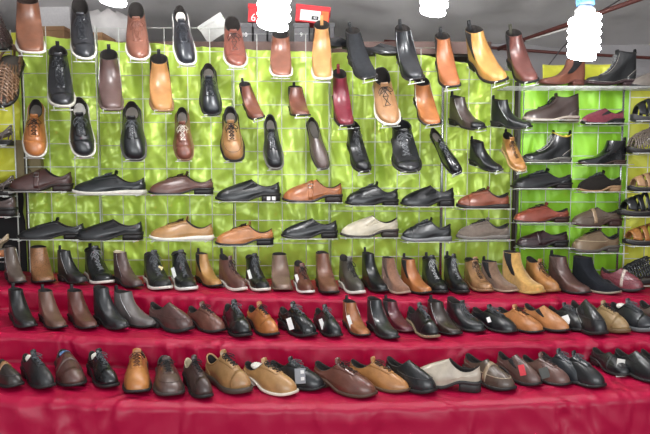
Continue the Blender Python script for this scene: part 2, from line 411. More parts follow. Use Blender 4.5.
            put('contrast_stitching', 'stitch', mb)
        elif f == 'bands':
            for ta, tb in ((.60, .69), (.74, .90), (.47, .53)): put('strap', 'main', band(s, ta, tb, .0035, MB()))
            PHc = np.linspace(-1.5, 1.5, 24); PH = np.tile(PHc, (4, 1)); VV = np.array([.62 + .36 * np.linspace(0, 1, 4)] * 24).T
            put('heel_strap', 'main', shell(s, PH, VV, .003, MB()))
            for c0 in (1.15, -1.15):
                mb = MB(); PH = np.zeros((6, 4)); VV = np.zeros((6, 4))
                for i, v in enumerate(np.linspace(0, .8, 6)): PH[i] = c0 + np.linspace(-.16, .16, 4); VV[i] = v
                shell(s, PH, VV, .003, mb); put('ankle_strap', 'main', mb)
        elif f == 'weave':
            mb = MB()
            for q in range(9):
                ta = .50 + .05 * q; mb.tube([s.SO(ph, s.v_t(ph, ta + .012 * math.sin(6 * ph)), .002) for ph in np.linspace(math.acos(1 - 2 * ta) + .03, 2 * math.pi - math.acos(1 - 2 * ta) - .03, 24)], .0046, 6)
            for q in range(-4, 5):
                ph = math.pi + q * .26; mb.tube([s.SO(ph, v, .003 + .002 * math.sin(v * 30)) for v in np.linspace(.03, .96, 20)], .0034, 5)
            put('woven_straps', 'main', mb)
            mb = MB()
            for v in (.55, .75, .95): mb.tube([s.SO(ph, v, .001) for ph in np.linspace(-1.6, 1.6, 24)], .0042, 6)
            for c0 in (-1.3, -.8, 0, .8, 1.3): mb.tube([s.SO(c0, v, .0015) for v in np.linspace(0, .97, 8)], .004, 6)
            put('heel_strap', 'main', mb)
    allv = np.concatenate([p[3] for p in parts], 0)
    core = np.concatenate([p[3] for p in parts if p[0] not in ('laces',)], 0)
    TPL[key] = (parts, core, s); return TPL[key]
# ------------------------------------------------------------------ setting
YG = 3.08                      # plane of the wire grid
YC = 3.19                      # green cloth
TOE = {1: 2.80, 2: 2.44, 3: 2.10}; EDGE = {1: 2.715, 2: 2.365, 3: 2.025}; TIER = {}
for k, tb in {1: [(10, 283), (130, 287), (250, 291), (400, 293.5), (520, 294), (650, 295)], 2: [(10, 328), (150, 331), (300, 337), (420, 338), (560, 334), (650, 332)],
              3: [(0, 388), (100, 388), (200, 396), (330, 397), (480, 391), (560, 387), (650, 383)]}.items():
    q = np.array([at(px, py, TOE[k]) for px, py in tb]); TIER[k] = np.polyfit(q[:, 0], q[:, 2], 2)
def tierz(k, X): return np.polyval(TIER[k], np.clip(X, -1.5, 1.5))
class Crumple:
    def __init__(s, seed, n, xr, zr, fl, amp, aniso=0.0, env=(.12, .35)):
        r = np.random.RandomState(seed); s.k = []
        for _ in range(n):
            an = r.uniform(0, math.pi) if r.rand() > aniso else r.normal(0, .25)
            s.k.append((r.uniform(*xr), r.uniform(*zr), math.cos(an), math.sin(an), r.uniform(*fl), r.uniform(.3, 1) * amp, r.uniform(*env), r.uniform(0, 6.28)))
    def __call__(s, X, Z):
        o = np.zeros_like(X)
        for x0, z0, c, q, f, a, e, ph in s.k:
            u = (X - x0) * c + (Z - z0) * q; w = -(X - x0) * q + (Z - z0) * c
            o += a * np.exp(-(u * u + (w * .45) ** 2) / (e * e)) * (1 - np.abs(np.sin(u * f + ph + 2 * w))) ** 1.5 * (.6 + .4 * np.cos(w * 5))
        return o
def sheet(name, xs, zs, Y, fn, mat, label=None, cat=None, kind=None, top=None):
    X, Z = np.meshgrid(xs, zs)
    if top is not None:
        u = (Z - zs[0]) / (zs[-1] - zs[0]); Z = zs[0] + u * (np.interp(X, top[0], top[1]) - zs[0])
    D = fn(X, Z); D = D - np.percentile(D, 3); D = .078 * np.tanh(np.maximum(D, 0) / np.percentile(D, 97) * 1.1); P = np.stack([X, Y - D, Z], -1)
    o = link(name, MB().grid(P).mesh(name), mat); so = o.modifiers.new('thick', 'SOLIDIFY'); so.thickness = .002; so.offset = 1
    tag(o, label, cat, None, kind); return o
# floor, walls, ceiling
o = link('floor', MB().box((0, 1.6, -.02), (7, 8, .04)).mesh('floor', False), plain('concrete', '6b6763', .85, bump=.4, scale=14)); tag(o, kind='structure')
tarp = plain('grey_tarp', 'e6e2e2', .75, bump=.25, scale=5)
mb = MB(); xs = np.linspace(-3.4, 3.4, 90); ys = np.linspace(1.2, 5.0, 50); X, Y = np.meshgrid(xs, ys)
Zt = CAMZ + .75 + (4.6 - Y) * .20 + .02 * np.sin(X * 2.1 + Y) + .018 * np.abs(np.sin(X * 3.1 + Y * 1.7)) + Crumple(3, 50, (-3, 3), (1, 5), (5, 14), .03, env=(.3, .9))(X, Y)
o = link('ceiling', mb.grid(np.stack([X, Y, Zt], -1)).mesh('ceiling'), tarp); tag(o, kind='structure')
so = o.modifiers.new('thick', 'SOLIDIFY'); so.thickness = .01
X, Z = np.meshgrid(np.linspace(-3.4, 3.4, 80), np.linspace(0, CAMZ + .85, 30))
o = link('wall_back', MB().grid(np.stack([X, 4.6 + .03 * np.sin(X * 7 + Z), Z], -1)).mesh('wall_back'), plain('dark_tarp', 'b4b0b2', .8, bump=.3, scale=5)); tag(o, kind='structure')
so = o.modifiers.new('thick', 'SOLIDIFY'); so.thickness = .02
for nm, x in (('wall_left', -3.4), ('wall_right', 3.4)):
    o = link(nm, MB().box((x, 2.8, 1.3), (.04, 4.4, 2.6)).mesh(nm, False), plain('side_tarp', '77736f', .8, bump=.3, scale=5)); tag(o, kind='structure')
# roof poles
red = plain('red_brown_pole', '6a3a34', .5)
def pole(name, pts, r, m, label, cat='pole'):
    c = np.mean(pts, 0); o = link(name, MB().tube([np.array(p) - c for p in pts], r, 10).mesh(name), m, loc=c); tag(o, label, cat)
pole('roof_pole', [at(498, 49, 4.2), at(648, -4, 3.5)], .013, red, 'thick red-brown metal roof pole slanting up past the spiral bulb with blue socket')
pole('roof_pole', [at(384, 41, 4.4), at(480, 47, 4.35), at(560, 53, 4.3), at(690, 60, 4.2)], .010, red, 'thin red-brown pole running level under the grey tarp behind the boots')
pole('roof_pole', [at(526, 41, 4.0), at(572, 27, 3.8)], .006, plain('white_pipe', 'd8d4d0', .5), 'short white pipe under the slanting red-brown roof pole')
pole('sagging_wire', [at(640, -12, 3.7), at(596, 14, 3.8), at(562, 48, 3.8), at(548, 66, 3.7)], .0035, plain('dark_wire', '4a4648', .6), 'dark sagging wire hanging beside the spiral bulb with blue socket', 'wire')
# green, yellow cloths
lime = satin('lime_satin', 'bfdc58', .32, (4.5, 1, 1.8), .55, .1, .12)
green = satin('bright_green_satin', '9cdc34', .42, (4, 1, 1.5), .35, .1, .12)
yellow = satin('yellow_satin', 'dcdc44', .45, (4, 1, 1.5), .35, .1, .1)
def Xat(px, Y): return at(px, 175, Y)[0]
zb = CAMZ - .68
x0, x1 = Xat(24, YC), Xat(515, YC)
zt = [at(24, 36, YC)[2], at(250, 51, YC)[2], at(420, 56, YC)[2], at(515, 74, YC)[2]]
cr = Crumple(11, 260, (x0, x1), (CAMZ - .6, CAMZ + .7), (10, 34), .034, .70, (.10, .40))
sheet('satin_backdrop', np.linspace(x0, x1, 300), np.linspace(zb, zt[0], 180), YC, lambda X, Z: cr(X, Z) + .010 * np.sin(X * 19 + Z * 3 + np.sin(Z * 5)), lime,
      'crumpled lime green satin cloth hung behind the wide wire grid', 'cloth', top=([x0, Xat(250, YC), Xat(420, YC), x1], zt))
x0b, x1b = Xat(516, YC), Xat(622, YC); cr2 = Crumple(12, 50, (x0b, x1b), (CAMZ - .5, CAMZ + .5), (9, 20), .012, .7, (.15, .4))
sheet('satin_backdrop', np.linspace(x0b, x1b, 80), np.linspace(zb, at(560, 82, YC)[2], 110), YC - .01, lambda X, Z: cr2(X, Z) + .004 * np.sin(X * 30), green,
      'bright green cloth hung behind the narrow wire grid of side-on boots', 'cloth')
x0c, x1c = Xat(612, YC + .03), Xat(700, YC); cr3 = Crumple(13, 40, (x0c, x1c), (CAMZ - .5, CAMZ + .5), (8, 18), .014, .5, (.15, .4))
sheet('satin_backdrop', np.linspace(x0c, x1c, 60), np.linspace(zb, at(640, 84, YC)[2], 90), YC + .03, cr3, yellow,
      'yellow cloth hung behind the wire rack of sandals beside bright green cloth', 'cloth')
cr5 = Crumple(15, 30, (.8, 1.9), (CAMZ + .3, CAMZ + .6), (8, 18), .014, .5, (.15, .4))
sheet('satin_backdrop', np.linspace(Xat(536, YC + .1), Xat(626, YC + .1), 50), np.linspace(CAMZ - .6, at(560, 66, YC + .1)[2], 60), YC + .1, cr5, yellow,
      'yellow cloth strip showing behind the two boots on the topmost wire shelf', 'cloth')
x0d, x1d = Xat(-30, YC + .03), Xat(22, YC); cr4 = Crumple(14, 30, (x0d, x1d), (CAMZ - .5, CAMZ + .6), (8, 18), .014, .5, (.15, .4))
sheet('satin_backdrop', np.linspace(x0d, x1d, 40), np.linspace(at(5, 185, YC)[2], at(5, 32, YC)[2], 90), YC + .03, cr4, yellow,
      'yellow cloth showing between the woven sandals at the edge of the lime green cloth', 'cloth')
# black sheet: shade of the gap between cloth and edge, painted in
o = link('gap_shade_sheet', MB().box((Xat(0, 3.22), 3.22, 1.0), (.42, .02, 1.2)).mesh('db', False), plain('gap_shade_black', '1b1a1c', .8)); tag(o, 'black sheet painted as the shade of the gap beside the lime green cloth', 'shade sheet')
# wire grids
wire = plain('white_wire', 'dcdfda', .35); chrome = plain('chrome_post', 'b9bcbc', .25, .8); dark = plain('dark_post', '3a332c', .5)
def grid_panel(px0, px1, py0, py1, n, label, Y=YG, step=.112, frame=True):
    xa, xb = Xat(px0, Y), Xat(px1, Y); z1, z0 = at(px0, py0, Y)[2], at(px0, py1, Y)[2]; zl = z0
    loc = ((xa + xb) / 2, Y, z0); r = empty('wire_grid_panel', loc); tag(r, label, 'display grid', 'wire grid panels')
    mb = MB(); k = max(1, round((xb - xa) / step)); o = np.array(loc)
    for i in range(1, k): x = xa + (xb - xa) * i / k; mb.tube([np.array((x, Y, z0)) - o, np.array((x, Y, z1)) - o], .0019, 5)
    m = int((z1 - z0) / .107)
    for j in range(1, m + 1): z = z1 - j * .107; mb.tube([np.array((xa, Y - .0035, z)) - o, np.array((xb, Y - .0035, z)) - o], .0019, 5)
    link('wire_mesh', mb.mesh('wire_mesh'), wire, r)
    link('frame', MB().tube([np.array(p) - o for p in ((xa + .004, Y, z0), (xb - .004, Y, z0), (xb - .004, Y, z1), (xa + .004, Y, z1))], .0032, 6, closed=True).mesh('gframe'), wire, r)
grid_panel(26, 100, 26, 276, 4, 'white wire grid panel holding the tan oxford and brown buckle shoe')
grid_panel(100, 234, 28, 276, 4, 'white wire grid panel behind the brown zip boot and white-soled dress shoe')
grid_panel(234, 330, 34, 276, 4, 'white wire grid panel behind the small brown pull-tab boots')
grid_panel(330, 442, 48, 276, 4, 'white wire grid panel behind the red-brown boot and beige loafer')
grid_panel(445, 512, 56, 276, 4, 'white wire grid panel beside the chrome post, behind the small black ankle boots')
grid_panel(521, 622, 86, 276, 4, 'white wire grid panel over the bright green cloth')
grid_panel(626, 690, 74, 276, 4, 'white wire grid panel over the yellow cloth of sandals')
grid_panel(-30, 17, 30, 276, 4, 'white wire grid panel behind the woven sandals at the dark gap')
def post(px, py0, py1, m, r, label, Y=YG - .012, py=None):
    a, b = at(px, py0, Y), at(px, py1, Y); b[0] = a[0]
    o = link('display_post', MB().tube([np.array([0, 0, 0.]), np.array([0, 0, a[2] - b[2]])], r, 10).mesh('post'), m, loc=b); tag(o, label, 'post')
post(443.5, 58, 277, chrome, .007, 'shiny chrome post standing between two wire grid panels')
post(517, 82, 277, dark, .009, 'dark brown post between the lime green cloth and bright green cloth', YG + .02)
post(624, 86, 277, chrome, .005, 'thin chrome post where the bright green cloth meets the yellow cloth')
post(20.5, 30, 277, dark, .007, 'thin dark post beside the woven sandals and lime green cloth', YG + .02)
# top shelf wire under side-on boots
def rack(px0, px1, py, label, Y0=2.93, Y1=YG):
    xa, xb = Xat(px0, 2.9), Xat(px1, 2.9); z = at(px0, py, Y0)[2]; loc = np.array(((xa + xb) / 2, Y1, z)); mb = MB()
    for Y in np.linspace(Y0, Y1, 4): mb.tube([np.array((xa, Y, z)) - loc, np.array((xb, Y, z)) - loc], .0022, 6)
    for x in np.linspace(xa + .004, xb - .004, 7): mb.tube([np.array((x, Y0, z - .003)) - loc, np.array((x, Y1, z - .003)) - loc], .002, 5)
    o = link('wire_shelf', mb.mesh('wire_shelf'), wire, loc=loc); tag(o, label, 'shelf'); return z
ZR = rack(506, 668, 86.5, 'wire shelf holding two side-on boots above the bright green cloth')
# ledge and boxes behind the grid top
lz = at(100, 46, 3.36)[2]
o = link('back_shelf', MB().box((-.45, 3.36, lz - .03), (2.5, .26, .06)).mesh('bs', False), plain('pink_brown_board', '6d5650', .7), bevel=.003); tag(o, 'long brown board ledge behind the top edge of the lime green cloth', 'shelf')
for px in (26, 470):
    a = at(px, 60, 3.42); 
    o = link('shelf_leg', MB().box((0, 0, (lz - .06) / 2), (.04, .04, lz - .06)).mesh('sl', False), dark, loc=(np.clip(a[0], -1.66, .76), 3.42, 0)); tag(o, 'dark upright holding the brown ledge near the ' + ('chrome post' if px > 100 else 'woven sandals'), 'post')
kraft = plain('kraft_card', '9a7656', .8); white_card = plain('white_card', 'dcdcd8', .7); grey_card = plain('grey_card', '5a595b', .7)
red_card = plain('red_card', 'c8242c', .6); pale_card = plain('pale_card', 'b9b4ad', .7)
def carton(px, py, w, h, d, m, label, rot=(0, 0, 0), Y=3.38, z=None, lid=None, name='shoe_box'):
    p = at(px, py, Y); r = empty(name, (p[0], Y, z if z is not None else p[2]), rot); tag(r, label, 'box')
    link('box_body', MB().box((0, 0, h / 2), (w, d, h)).mesh('box', False), m, r, bevel=.002)
    link('lid', MB().box((0, 0, h + .001), (w + .006, d + .006, .022)).mesh('lid', False), lid or m, r, bevel=.002); return r
def text(s, size, m, parent, loc, rot=(R(90), 0, 0), name='lettering'):
    cu = bpy.data.curves.new(name, 'FONT'); cu.body = s; cu.size = size; cu.extrude = .0006; cu.align_x = 'CENTER'; cu.align_y = 'CENTER'
    cu.materials.append(m); o = bpy.data.objects.new(name, cu); COL.objects.link(o)
    bpy.context.view_layer.update(); me = bpy.data.meshes.new_from_object(o.evaluated_get(bpy.context.evaluated_depsgraph_get()))
    bpy.data.objects.remove(o); o = bpy.data.objects.new(name, me); COL.objects.link(o); o.location = loc; o.rotation_euler = rot
    if parent: o.parent = parent
    return o
carton(58, 40, .14, .07, .2, kraft, 'brown cardboard box on the ledge between the brown slip boot and black cap boot', z=lz)
carton(100, 40, .09, .04, .2, kraft, 'low brown cardboard box on the ledge behind the black cap-toe boot', z=lz)
carton(222, 45, .13, .085, .16, white_card, 'white box tipped up behind the brown lace chukka', rot=(0, R(-32), 0), z=lz + .035)
lab = plain('white_print', 'e8e8e8', .6); blk = plain('black_print', '1c1c1c', .6)
for px, s, l in ((247, '10', 'dark grey box marked 10 beside the tipped white box'), (263, '', 'plain dark grey box standing half behind the glowing bulb'), (302, '9', 'dark grey box marked 9 under the red and white box')):
    b = carton(px, 46, .072, .085, .2, grey_card, l, z=lz)
    if s: text(s, .028, lab, b, (0, -.1012, .04))
b = carton(262, 32, .125, .075, .16, red_card, 'red box with white print standing behind the bulb', Y=3.38, z=lz + .103, rot=(0, R(4), 0)); text('6.', .05, lab, b, (-.03, -.0812, .02)); 
b = carton(312, 32, .165, .07, .14, red_card, 'red box with a big white label lying on the dark boxes', Y=3.38, z=lz + .105, rot=(0, R(6), 0))
link('box_label', MB().box((-.01, -.0712, .032), (.10, .002, .05)).mesh('bl', False), white_card, b); link('dark_print', MB().box((.014, -.0725, .022), (.034, .0012, .018)).mesh('dp', False), blk, b); text('43', .016, lab, b, (.014, -.0735, .022)); link('orange_end', MB().box((.062, -.0712, .030), (.034, .002, .058)).mesh('oe', False), plain('orange_card', 'e8642c', .6), b)
# extra dark cartons carrying the red ones
for px, l in ((276, 'plain dark box on the ledge between the glowing bulb and the box marked 9'), (326, 'plain dark box on the ledge behind the tall tan boot')):
    carton(px, 46, .08, .085, .2, grey_card, l, z=lz)
# pale wall panels and bags upper left
for (a, b_, y0, l) in ((-60, 6, 2, 'pale grey panel behind the brown slip boot, beside the woven sandals'), (44, 76, 8, 'pale grey panel standing behind the two black boots')):
    xa, xb = Xat(a, 4.0), Xat(b_, 4.0); z1 = at(10, y0 - 6, 4.0)[2]
    o = link('wall_panel', MB().box((0, 0, z1 / 2), (xb - xa, .03, z1)).mesh('wp', False), plain('pale_panel', 'dcd8d8', .6), loc=((xa + xb) / 2, 4.0, 0), bevel=.004); tag(o, l, 'panel')
def sack(px, py, w, h, l):
    p = at(px, py, 3.8); mb = MB(); rows = []
    for i, v in enumerate(np.linspace(0, 1, 12)):
        rr = (math.sin(math.pi * min(v * .93 + .05, 1)) ** .4); rows.append([(w / 2 * rr * math.cos(a) * (1 + .06 * math.sin(5 * a + 3 * v)), .12 * rr * math.sin(a), h * v + .01 * math.sin(4 * a)) for a in np.linspace(0, 2 * math.pi, 25)[:-1]])
    o = link('plastic_sack', mb.grid(rows, True).mesh('sack'), plain('sack', 'e0dcda', .5, bump=.6, scale=25), loc=p); tag(o, l, 'sack')
    return p
p = sack(108, 46, .30, .19, 'pale crumpled sack heaped behind the black cap-toe boot and brown lace boot')
o = link('sack_stand', MB().box((0, 0, p[2] / 2), (.3, .2, p[2])).mesh('ss', False), dark, loc=(p[0], 3.8, 0)); tag(o, 'dark stand carrying the pale crumpled sack', 'stand')
# cardboard box with writing, behind the sandals
b = carton(31, 183, .115, .19, .04, plain('olive_card', '8a7c5c', .8), 'tall cardboard box with black lettering behind the brown buckle shoe', Y=3.135, name='cardboard_box')
text('ACC.', .034, blk, b, (0, -.0213, .05), rot=(R(90), R(75), 0))
o = link('box_shelf', MB().box((0, 0, 0), (.15, .07, .012)).mesh('bsh', False), dark, loc=(b.location.x, 3.145, b.location.z - .006)); tag(o, 'dark ledge under the tall lettered cardboard box', 'shelf')
# stepped red cloth
crim = satin('crimson_satin', 'a00636', .42, (7, 7, 4), .6, 0, 0, .35)
def red_cloth():
    xs = np.linspace(-1.9, 1.9, 300); path = []      # (Y, tierA, tierB, mix, dz)
    def seg(Y, k, dz=0, z=None): path.append((Y, k, dz, z))
    for Y in np.linspace(3.11, EDGE[1] + .02, 16): seg(Y, 1)
    seg(EDGE[1] + .006, 1, -.002); seg(EDGE[1], 1, -.008)
    for q in np.linspace(.15, .9, 8): seg(EDGE[1] - .002 + .006 * q, (1, 2, q), 0)
    for Y in np.linspace(EDGE[1] - .004, EDGE[2] + .02, 14): seg(Y, 2)
    seg(EDGE[2] + .006, 2, -.002); seg(EDGE[2], 2, -.008)
    for q in np.linspace(.15, .9, 8): seg(EDGE[2] - .002 + .006 * q, (2, 3, q), 0)
    for Y in np.linspace(EDGE[2] - .004, EDGE[3] + .02, 14): seg(Y, 3)
    seg(EDGE[3] + .006, 3, -.002); seg(EDGE[3], 3, -.008)
    for q in np.linspace(.02, .96, 46): seg(EDGE[3] - .006 - .03 * q, (3, 0, q), 0)
    c1 = Crumple(21, 330, (-1.6, 1.6), (0, 2.3), (20, 50), .016, .5, (.05, .18)); rows = []; acc = 0; prev = None
    for (Y, k, dz, z) in path:
        if isinstance(k, tuple):
            za = tierz(k[0], xs); zbb = tierz(k[1], xs) if k[1] else np.full_like(xs, .04); Z = za + (zbb - za) * k[2]; vert = 1.0
        else: Z = tierz(k, xs) + dz; vert = 0.0
        Yv = np.full_like(xs, Y); cur = np.array([Y, Z.mean()])
        if prev is not None: acc += np.linalg.norm(cur - prev)
        prev = cur
        D = c1(xs, np.full_like(xs, acc))
        if vert:
            amp = 1.0
            if k[1] == 0: D = D * .9 + .012 * np.sin(xs * 19 + 1.5 * np.sin(xs * 5)) * k[2] ** .4
            else: D = D * .9 + .008 * np.abs(np.sin(xs * 13 + k[2] * 1.5)) * (.3 + k[2])
            Yv = Yv - D
        else: Z = Z - .004 + np.minimum(D * .25, .004) - .004
        rows.append(np.stack([xs, Yv, Z], -1))
    o = link('satin_step_cloth', MB().grid(rows).mesh('cloth'), crim); tag(o, 'crimson satin cloth draped over the stepped shoe display', 'cloth')
    so = o.modifiers.new('thick', 'SOLIDIFY'); so.thickness = .002; so.offset = -1
red_cloth()
wood = plain('stand_wood', '5a4432', .7)
for k, nm in ((1, 'top'), (2, 'middle'), (3, 'front')):
    y1 = {1: 3.09, 2: EDGE[1] + .01, 3: EDGE[2] + .01}[k]; y0 = EDGE[k] + .012; h = float(min(tierz(k, np.linspace(-1.8, 1.8, 50)))) - .03
    if k == 1: stand = empty('stepped_stand', (0, 2.6, 0)); tag(stand, 'stepped wooden stand under the crimson satin cloth', 'stand')
    link('step', MB().box((0, (y0 + y1) / 2 - 2.6, h / 2), (3.6, y1 - y0 - .012, h)).mesh('step', False), wood, stand)
# ------------------------------------------------------------------ bulbs
def bulb(px, py, Y, Rr, h, label, socket='8fa6b8', cord=True):
    p = at(px, py, Y); r = empty('spiral_bulb', p); tag(r, label, 'light bulb', 'bare spiral bulbs')
    glow = plain('bulb_glow', 'ffffff', .5, emit=BULB_STRENGTH); turns = 5.0
    pts = [(Rr * math.cos(a) * (1 if 0.04 < a / (2 * math.pi * turns) else .8), Rr * math.sin(a), h * a / (2 * math.pi * turns)) for a in np.linspace(0, 2 * math.pi * turns, 110)]
    link('spiral_tube', MB().tube(pts, h / turns * .47, 8).mesh('spiral'), glow, r)
    prof = [(0.001, h), (Rr * .62, h), (Rr * .75, h + .010), (Rr * .78, h + .026), (Rr * .6, h + .036), (.022, h + .04), (.001, h + .04)]
    link('ballast', MB().grid([[(q * math.cos(a), q * math.sin(a), z) for a in np.linspace(0, 2 * math.pi, 25)[:-1]] for q, z in prof], True).mesh('ballast'), plain('white_plastic', 'e4e6e8', .4), r)
    prof = [(0.001, h + .04), (Rr * .72, h + .041), (Rr * .74, h + .075), (.02, h + .082), (.001, h + .082)]
    link('socket', MB().grid([[(q * math.cos(a), q * math.sin(a), z) for a in np.linspace(0, 2 * math.pi, 25)[:-1]] for q, z in prof], True).mesh('socket'), plain('socket', socket, .5, bump=.2, scale=60), r)
    cz = CAMZ + .75 + (4.6 - Y) * .20 - p[2] + .02
    link('cord', MB().tube([(0, 0, h + .1), (.004, 0, (h + cz) / 2 + .05), (0, 0, cz)], .003, 6).mesh('cord'), plain('dark_wire', '4a4648', .6), r)
bulb(583.5, 57, 2.35, .043, .135, 'glowing white spiral bulb with blue patterned socket above the side-on brown boot', '4a78a8')
bulb(274, 27, 2.4, .046, .154, 'glowing white spiral bulb in front of the brown boot and red boxes')
bulb(434, 13, 2.4, .038, .13, 'glowing white spiral bulb above the tan and black ankle boots')
bulb(114, 3, 2.45, .040, .13, 'glowing white spiral bulb above the dark brown zip boot')
# ------------------------------------------------------------------ shoes
BK, BK2, DG = '232427', '2c2d31', '3f4043'
BR, DB, RB, TN, OR_, BG, TP, GB = '7d4a35', '4c3029', '7c4230', 'b98552', 'b8703c', '6b2430', '8a6b5b', '6a5a55'
NAME = {'oxford': 'oxford_shoe', 'pointed': 'dress_shoe', 'brogue': 'brogue_shoe', 'derby': 'derby_shoe', 'walker': 'walking_shoe', 'sneaker': 'sneaker', 'whitesole': 'casual_shoe',
        'loafer': 'loafer', 'slipon': 'slip_on_shoe', 'squareslip': 'slip_on_shoe', 'monk': 'monk_strap_shoe', 'velcro': 'strap_shoe', 'chelsea': 'chelsea_boot', 'zipboot': 'ankle_boot',
        'chukka': 'chukka_boot', 'laceboot': 'lace_up_boot', 'combat': 'combat_boot', 'sandal': 'sandal', 'woven': 'woven_sandal'}
BOOTS = {'chelsea', 'zipboot', 'chukka', 'laceboot', 'combat'}
LINM = plain('dark_lining', '1f1c1c', .9); 
def role_mats(c, o):
    k = o.get('kind', 'leather'); rough = o.get('rough', {'leather': .34, 'suede': .9, 'snake': .4}[k])
    main = leather(c, rough, k)
    dark_ = max(srgb(c)) < .05; lc = o.get('lace', '55585c' if dark_ else '17171a'); sole = plain('sole', o.get('sole', '1d1b1b'), .55)  # default lace is greyer on dark shoes: lace highlights put into the colour
    d = {r: main for r in ('main', 'cap', 'counter', 'eyestay', 'tongue', 'strap')}
    d.update(sole=sole, heel=plain('sole', o.get('heel', o.get('sole', '1d1b1b')), .55), lining=plain('lining', o.get('lining', '2a2523'), .9),
             insole=plain('insole', o.get('insole', '68625c'), .8), lace=plain('lace', lc, .8), collar=leather(o.get('collar', '222225'), .5),
             seam=leather(o.get('seam', '3c3e42' if dark_ else c), .5), metal=plain('bright_metal', 'c4c6c8', .3, .9), gore=plain('elastic', o.get('gore', '1a1a1c'), .9, bump=.3, scale=200),
             tab=plain('webbing', o.get('tab', '1c1c1e'), .8), stitch=plain('pale_thread', 'c9c4b8', .8))
    for r in ('cap', 'counter', 'eyestay', 'tongue', 'strap'):
        if r in o: d[r] = leather(o[r], rough, k)
    return d
PAPER = plain('paper', 'e6e2d8', .8, bump=.5, scale=60)
def build_shoe(style, c, M, loc, rot, scl, o, label, group):
    parts, core, s = template(style, tuple(o.get('add', ())), tuple(o.get('drop', ())))
    r = empty(NAME[style], loc); r.rotation_euler = rot; r.scale = scl
    tag(r, label, 'sandal' if style in ('sandal', 'woven') else 'boot' if style in BOOTS else 'shoe', group)
    for name, role, me, v, sub in parts:
        ob = link(name, me, M[role], r)
    return r, s
def wrld(loc, rot, scl): return Matrix.LocRotScale(Vector(loc), Euler(rot), Vector(scl))
def xf(M, V):
    A = np.array(M); return V @ A[:3, :3].T + A[:3, 3]
def bracket(style, M, s, mode, label, Ymax):
    """wire holder hooked on the grid, under the sole"""
    mb = MB(); w = .030; h = s.L / 2
    def W(*p): return xf(M, np.array([p], float))[0]
    if mode == 'hang':
        g = -.003
        for x in (-w, w):
            b = W(x, h * .9, g); a = W(x, -h * .98, g); lip = W(x, -h * .98 - .004, .016)
            hook = np.array([b[0], YG + .004, b[2] + .01]); mb.tube([hook + [0, .004, -.012], hook, b, a, lip], .0018, 5)
        mb.tube([W(-w, -h * .98 - .004, .016), W(w, -h * .98 - .004, .016)], .0018, 5)
        mb.tube([W(-w - .012, -h * .98, g - .001), W(w + .012, -h * .98, g - .001)], .0022, 5)
        mb.tube([W(-w, -h * .2, g - .002), W(w, -h * .2, g - .002)], .0018, 5)
    else:
        P = xf(M, np.array([[0, h, 0], [0, -h, 0.]])); x0, x1 = sorted(P[:, 0]); z = P[:, 2].min() - .004; yf = P[:, 1].min() - .062
        pts = [np.array((x0 + .02, YG + .004, z + .012)), np.array((x0 + .02, YG - .002, z)), np.array((x0 + .02, yf, z)), np.array((x0 + .02, yf, z + .008))]
        q = [np.array((x1 - .02, *p[1:])) for p in pts]; mb.tube(pts, .0018, 5); mb.tube(q, .0018, 5)
        for y, dz in ((yf, .006), (yf + .09, -.001)):
            mb.tube([np.array((x0 - .005, y, z + dz)), np.array((x1 + .005, y, z + dz))], .0015, 5)
    c = np.mean(mb.v, 0); mb.v = [tuple(np.array(p) - c) for p in mb.v]
    ob = link('wire_bracket', mb.mesh('bracket'), wire, loc=c); tag(ob, label, 'bracket', 'wire shoe brackets')
def paper_wad(M, s, hexc, label, style):
    z = s.zf * .74; mb = MB(); rows = []
    r_ = np.random.RandomState(len(bpy.data.objects))
    for i, u in enumerate(np.linspace(0, math.pi, 9)):
        rows.append([((.022 + .003 * r_.rand()) * math.sin(u) * math.cos(a), (.030 + .004 * r_.rand()) * math.sin(u) * math.sin(a), (.016 if style in BOOTS else .013) * math.cos(u) + .003 * r_.rand()) for a in np.linspace(0, 2 * math.pi, 15)[:-1]])
    y = s.L * (.5 - .25); P = xf(M, np.array([[0, y, z]]))[0]
    A = np.array(M)[:3, :3]; V = np.array(rows).reshape(-1, 3) @ A.T
    o = link('paper_stuffing', MB().grid(V.reshape(9, 14, 3), True).mesh('wad'), PAPER if hexc == 'w' else plain('stuffing', hexc, .7, bump=.5, scale=50), loc=P); tag(o, label, 'paper')
def price_tag(M, s, side, label, colr='dcdcd8', size=(.028, .045), txt=None):
    ph = math.pi - side * 1.0; P = xf(M, np.array([s.SO(ph, .72, .004)]))[0]; P[1] -= .030; P[2] += .004
    r = empty('price_tag', P); r.rotation_euler = (R(-14), R(side * 22), R(side * 12)); tag(r, label, 'tag')
    link('card', MB().box((0, 0, -size[1] / 2), (size[0], .0012, size[1])).mesh('tag', False), plain('tag_card', colr, .7), r)
    link('string', MB().tube([(0, 0, 0), (.002, .006, .01), (0, .028, .006)], .0007, 4).mesh('str'), plain('lace', '17171a', .8), r)
    if txt == 'squares':
        for q in (-.012, -.034): link('white_patch', MB().box((.008, -.0012, q), (.012, .0012, .011)).mesh('wp', False), white_card, r)
    elif txt: text(txt, size[0] * .36, blk if colr[0] in 'def' else lab, r, (0, -.001, -size[1] * .5), rot=(R(90), R(90), 0), name='print')
FITS = []
LOWH = 56; BOOTH = 34
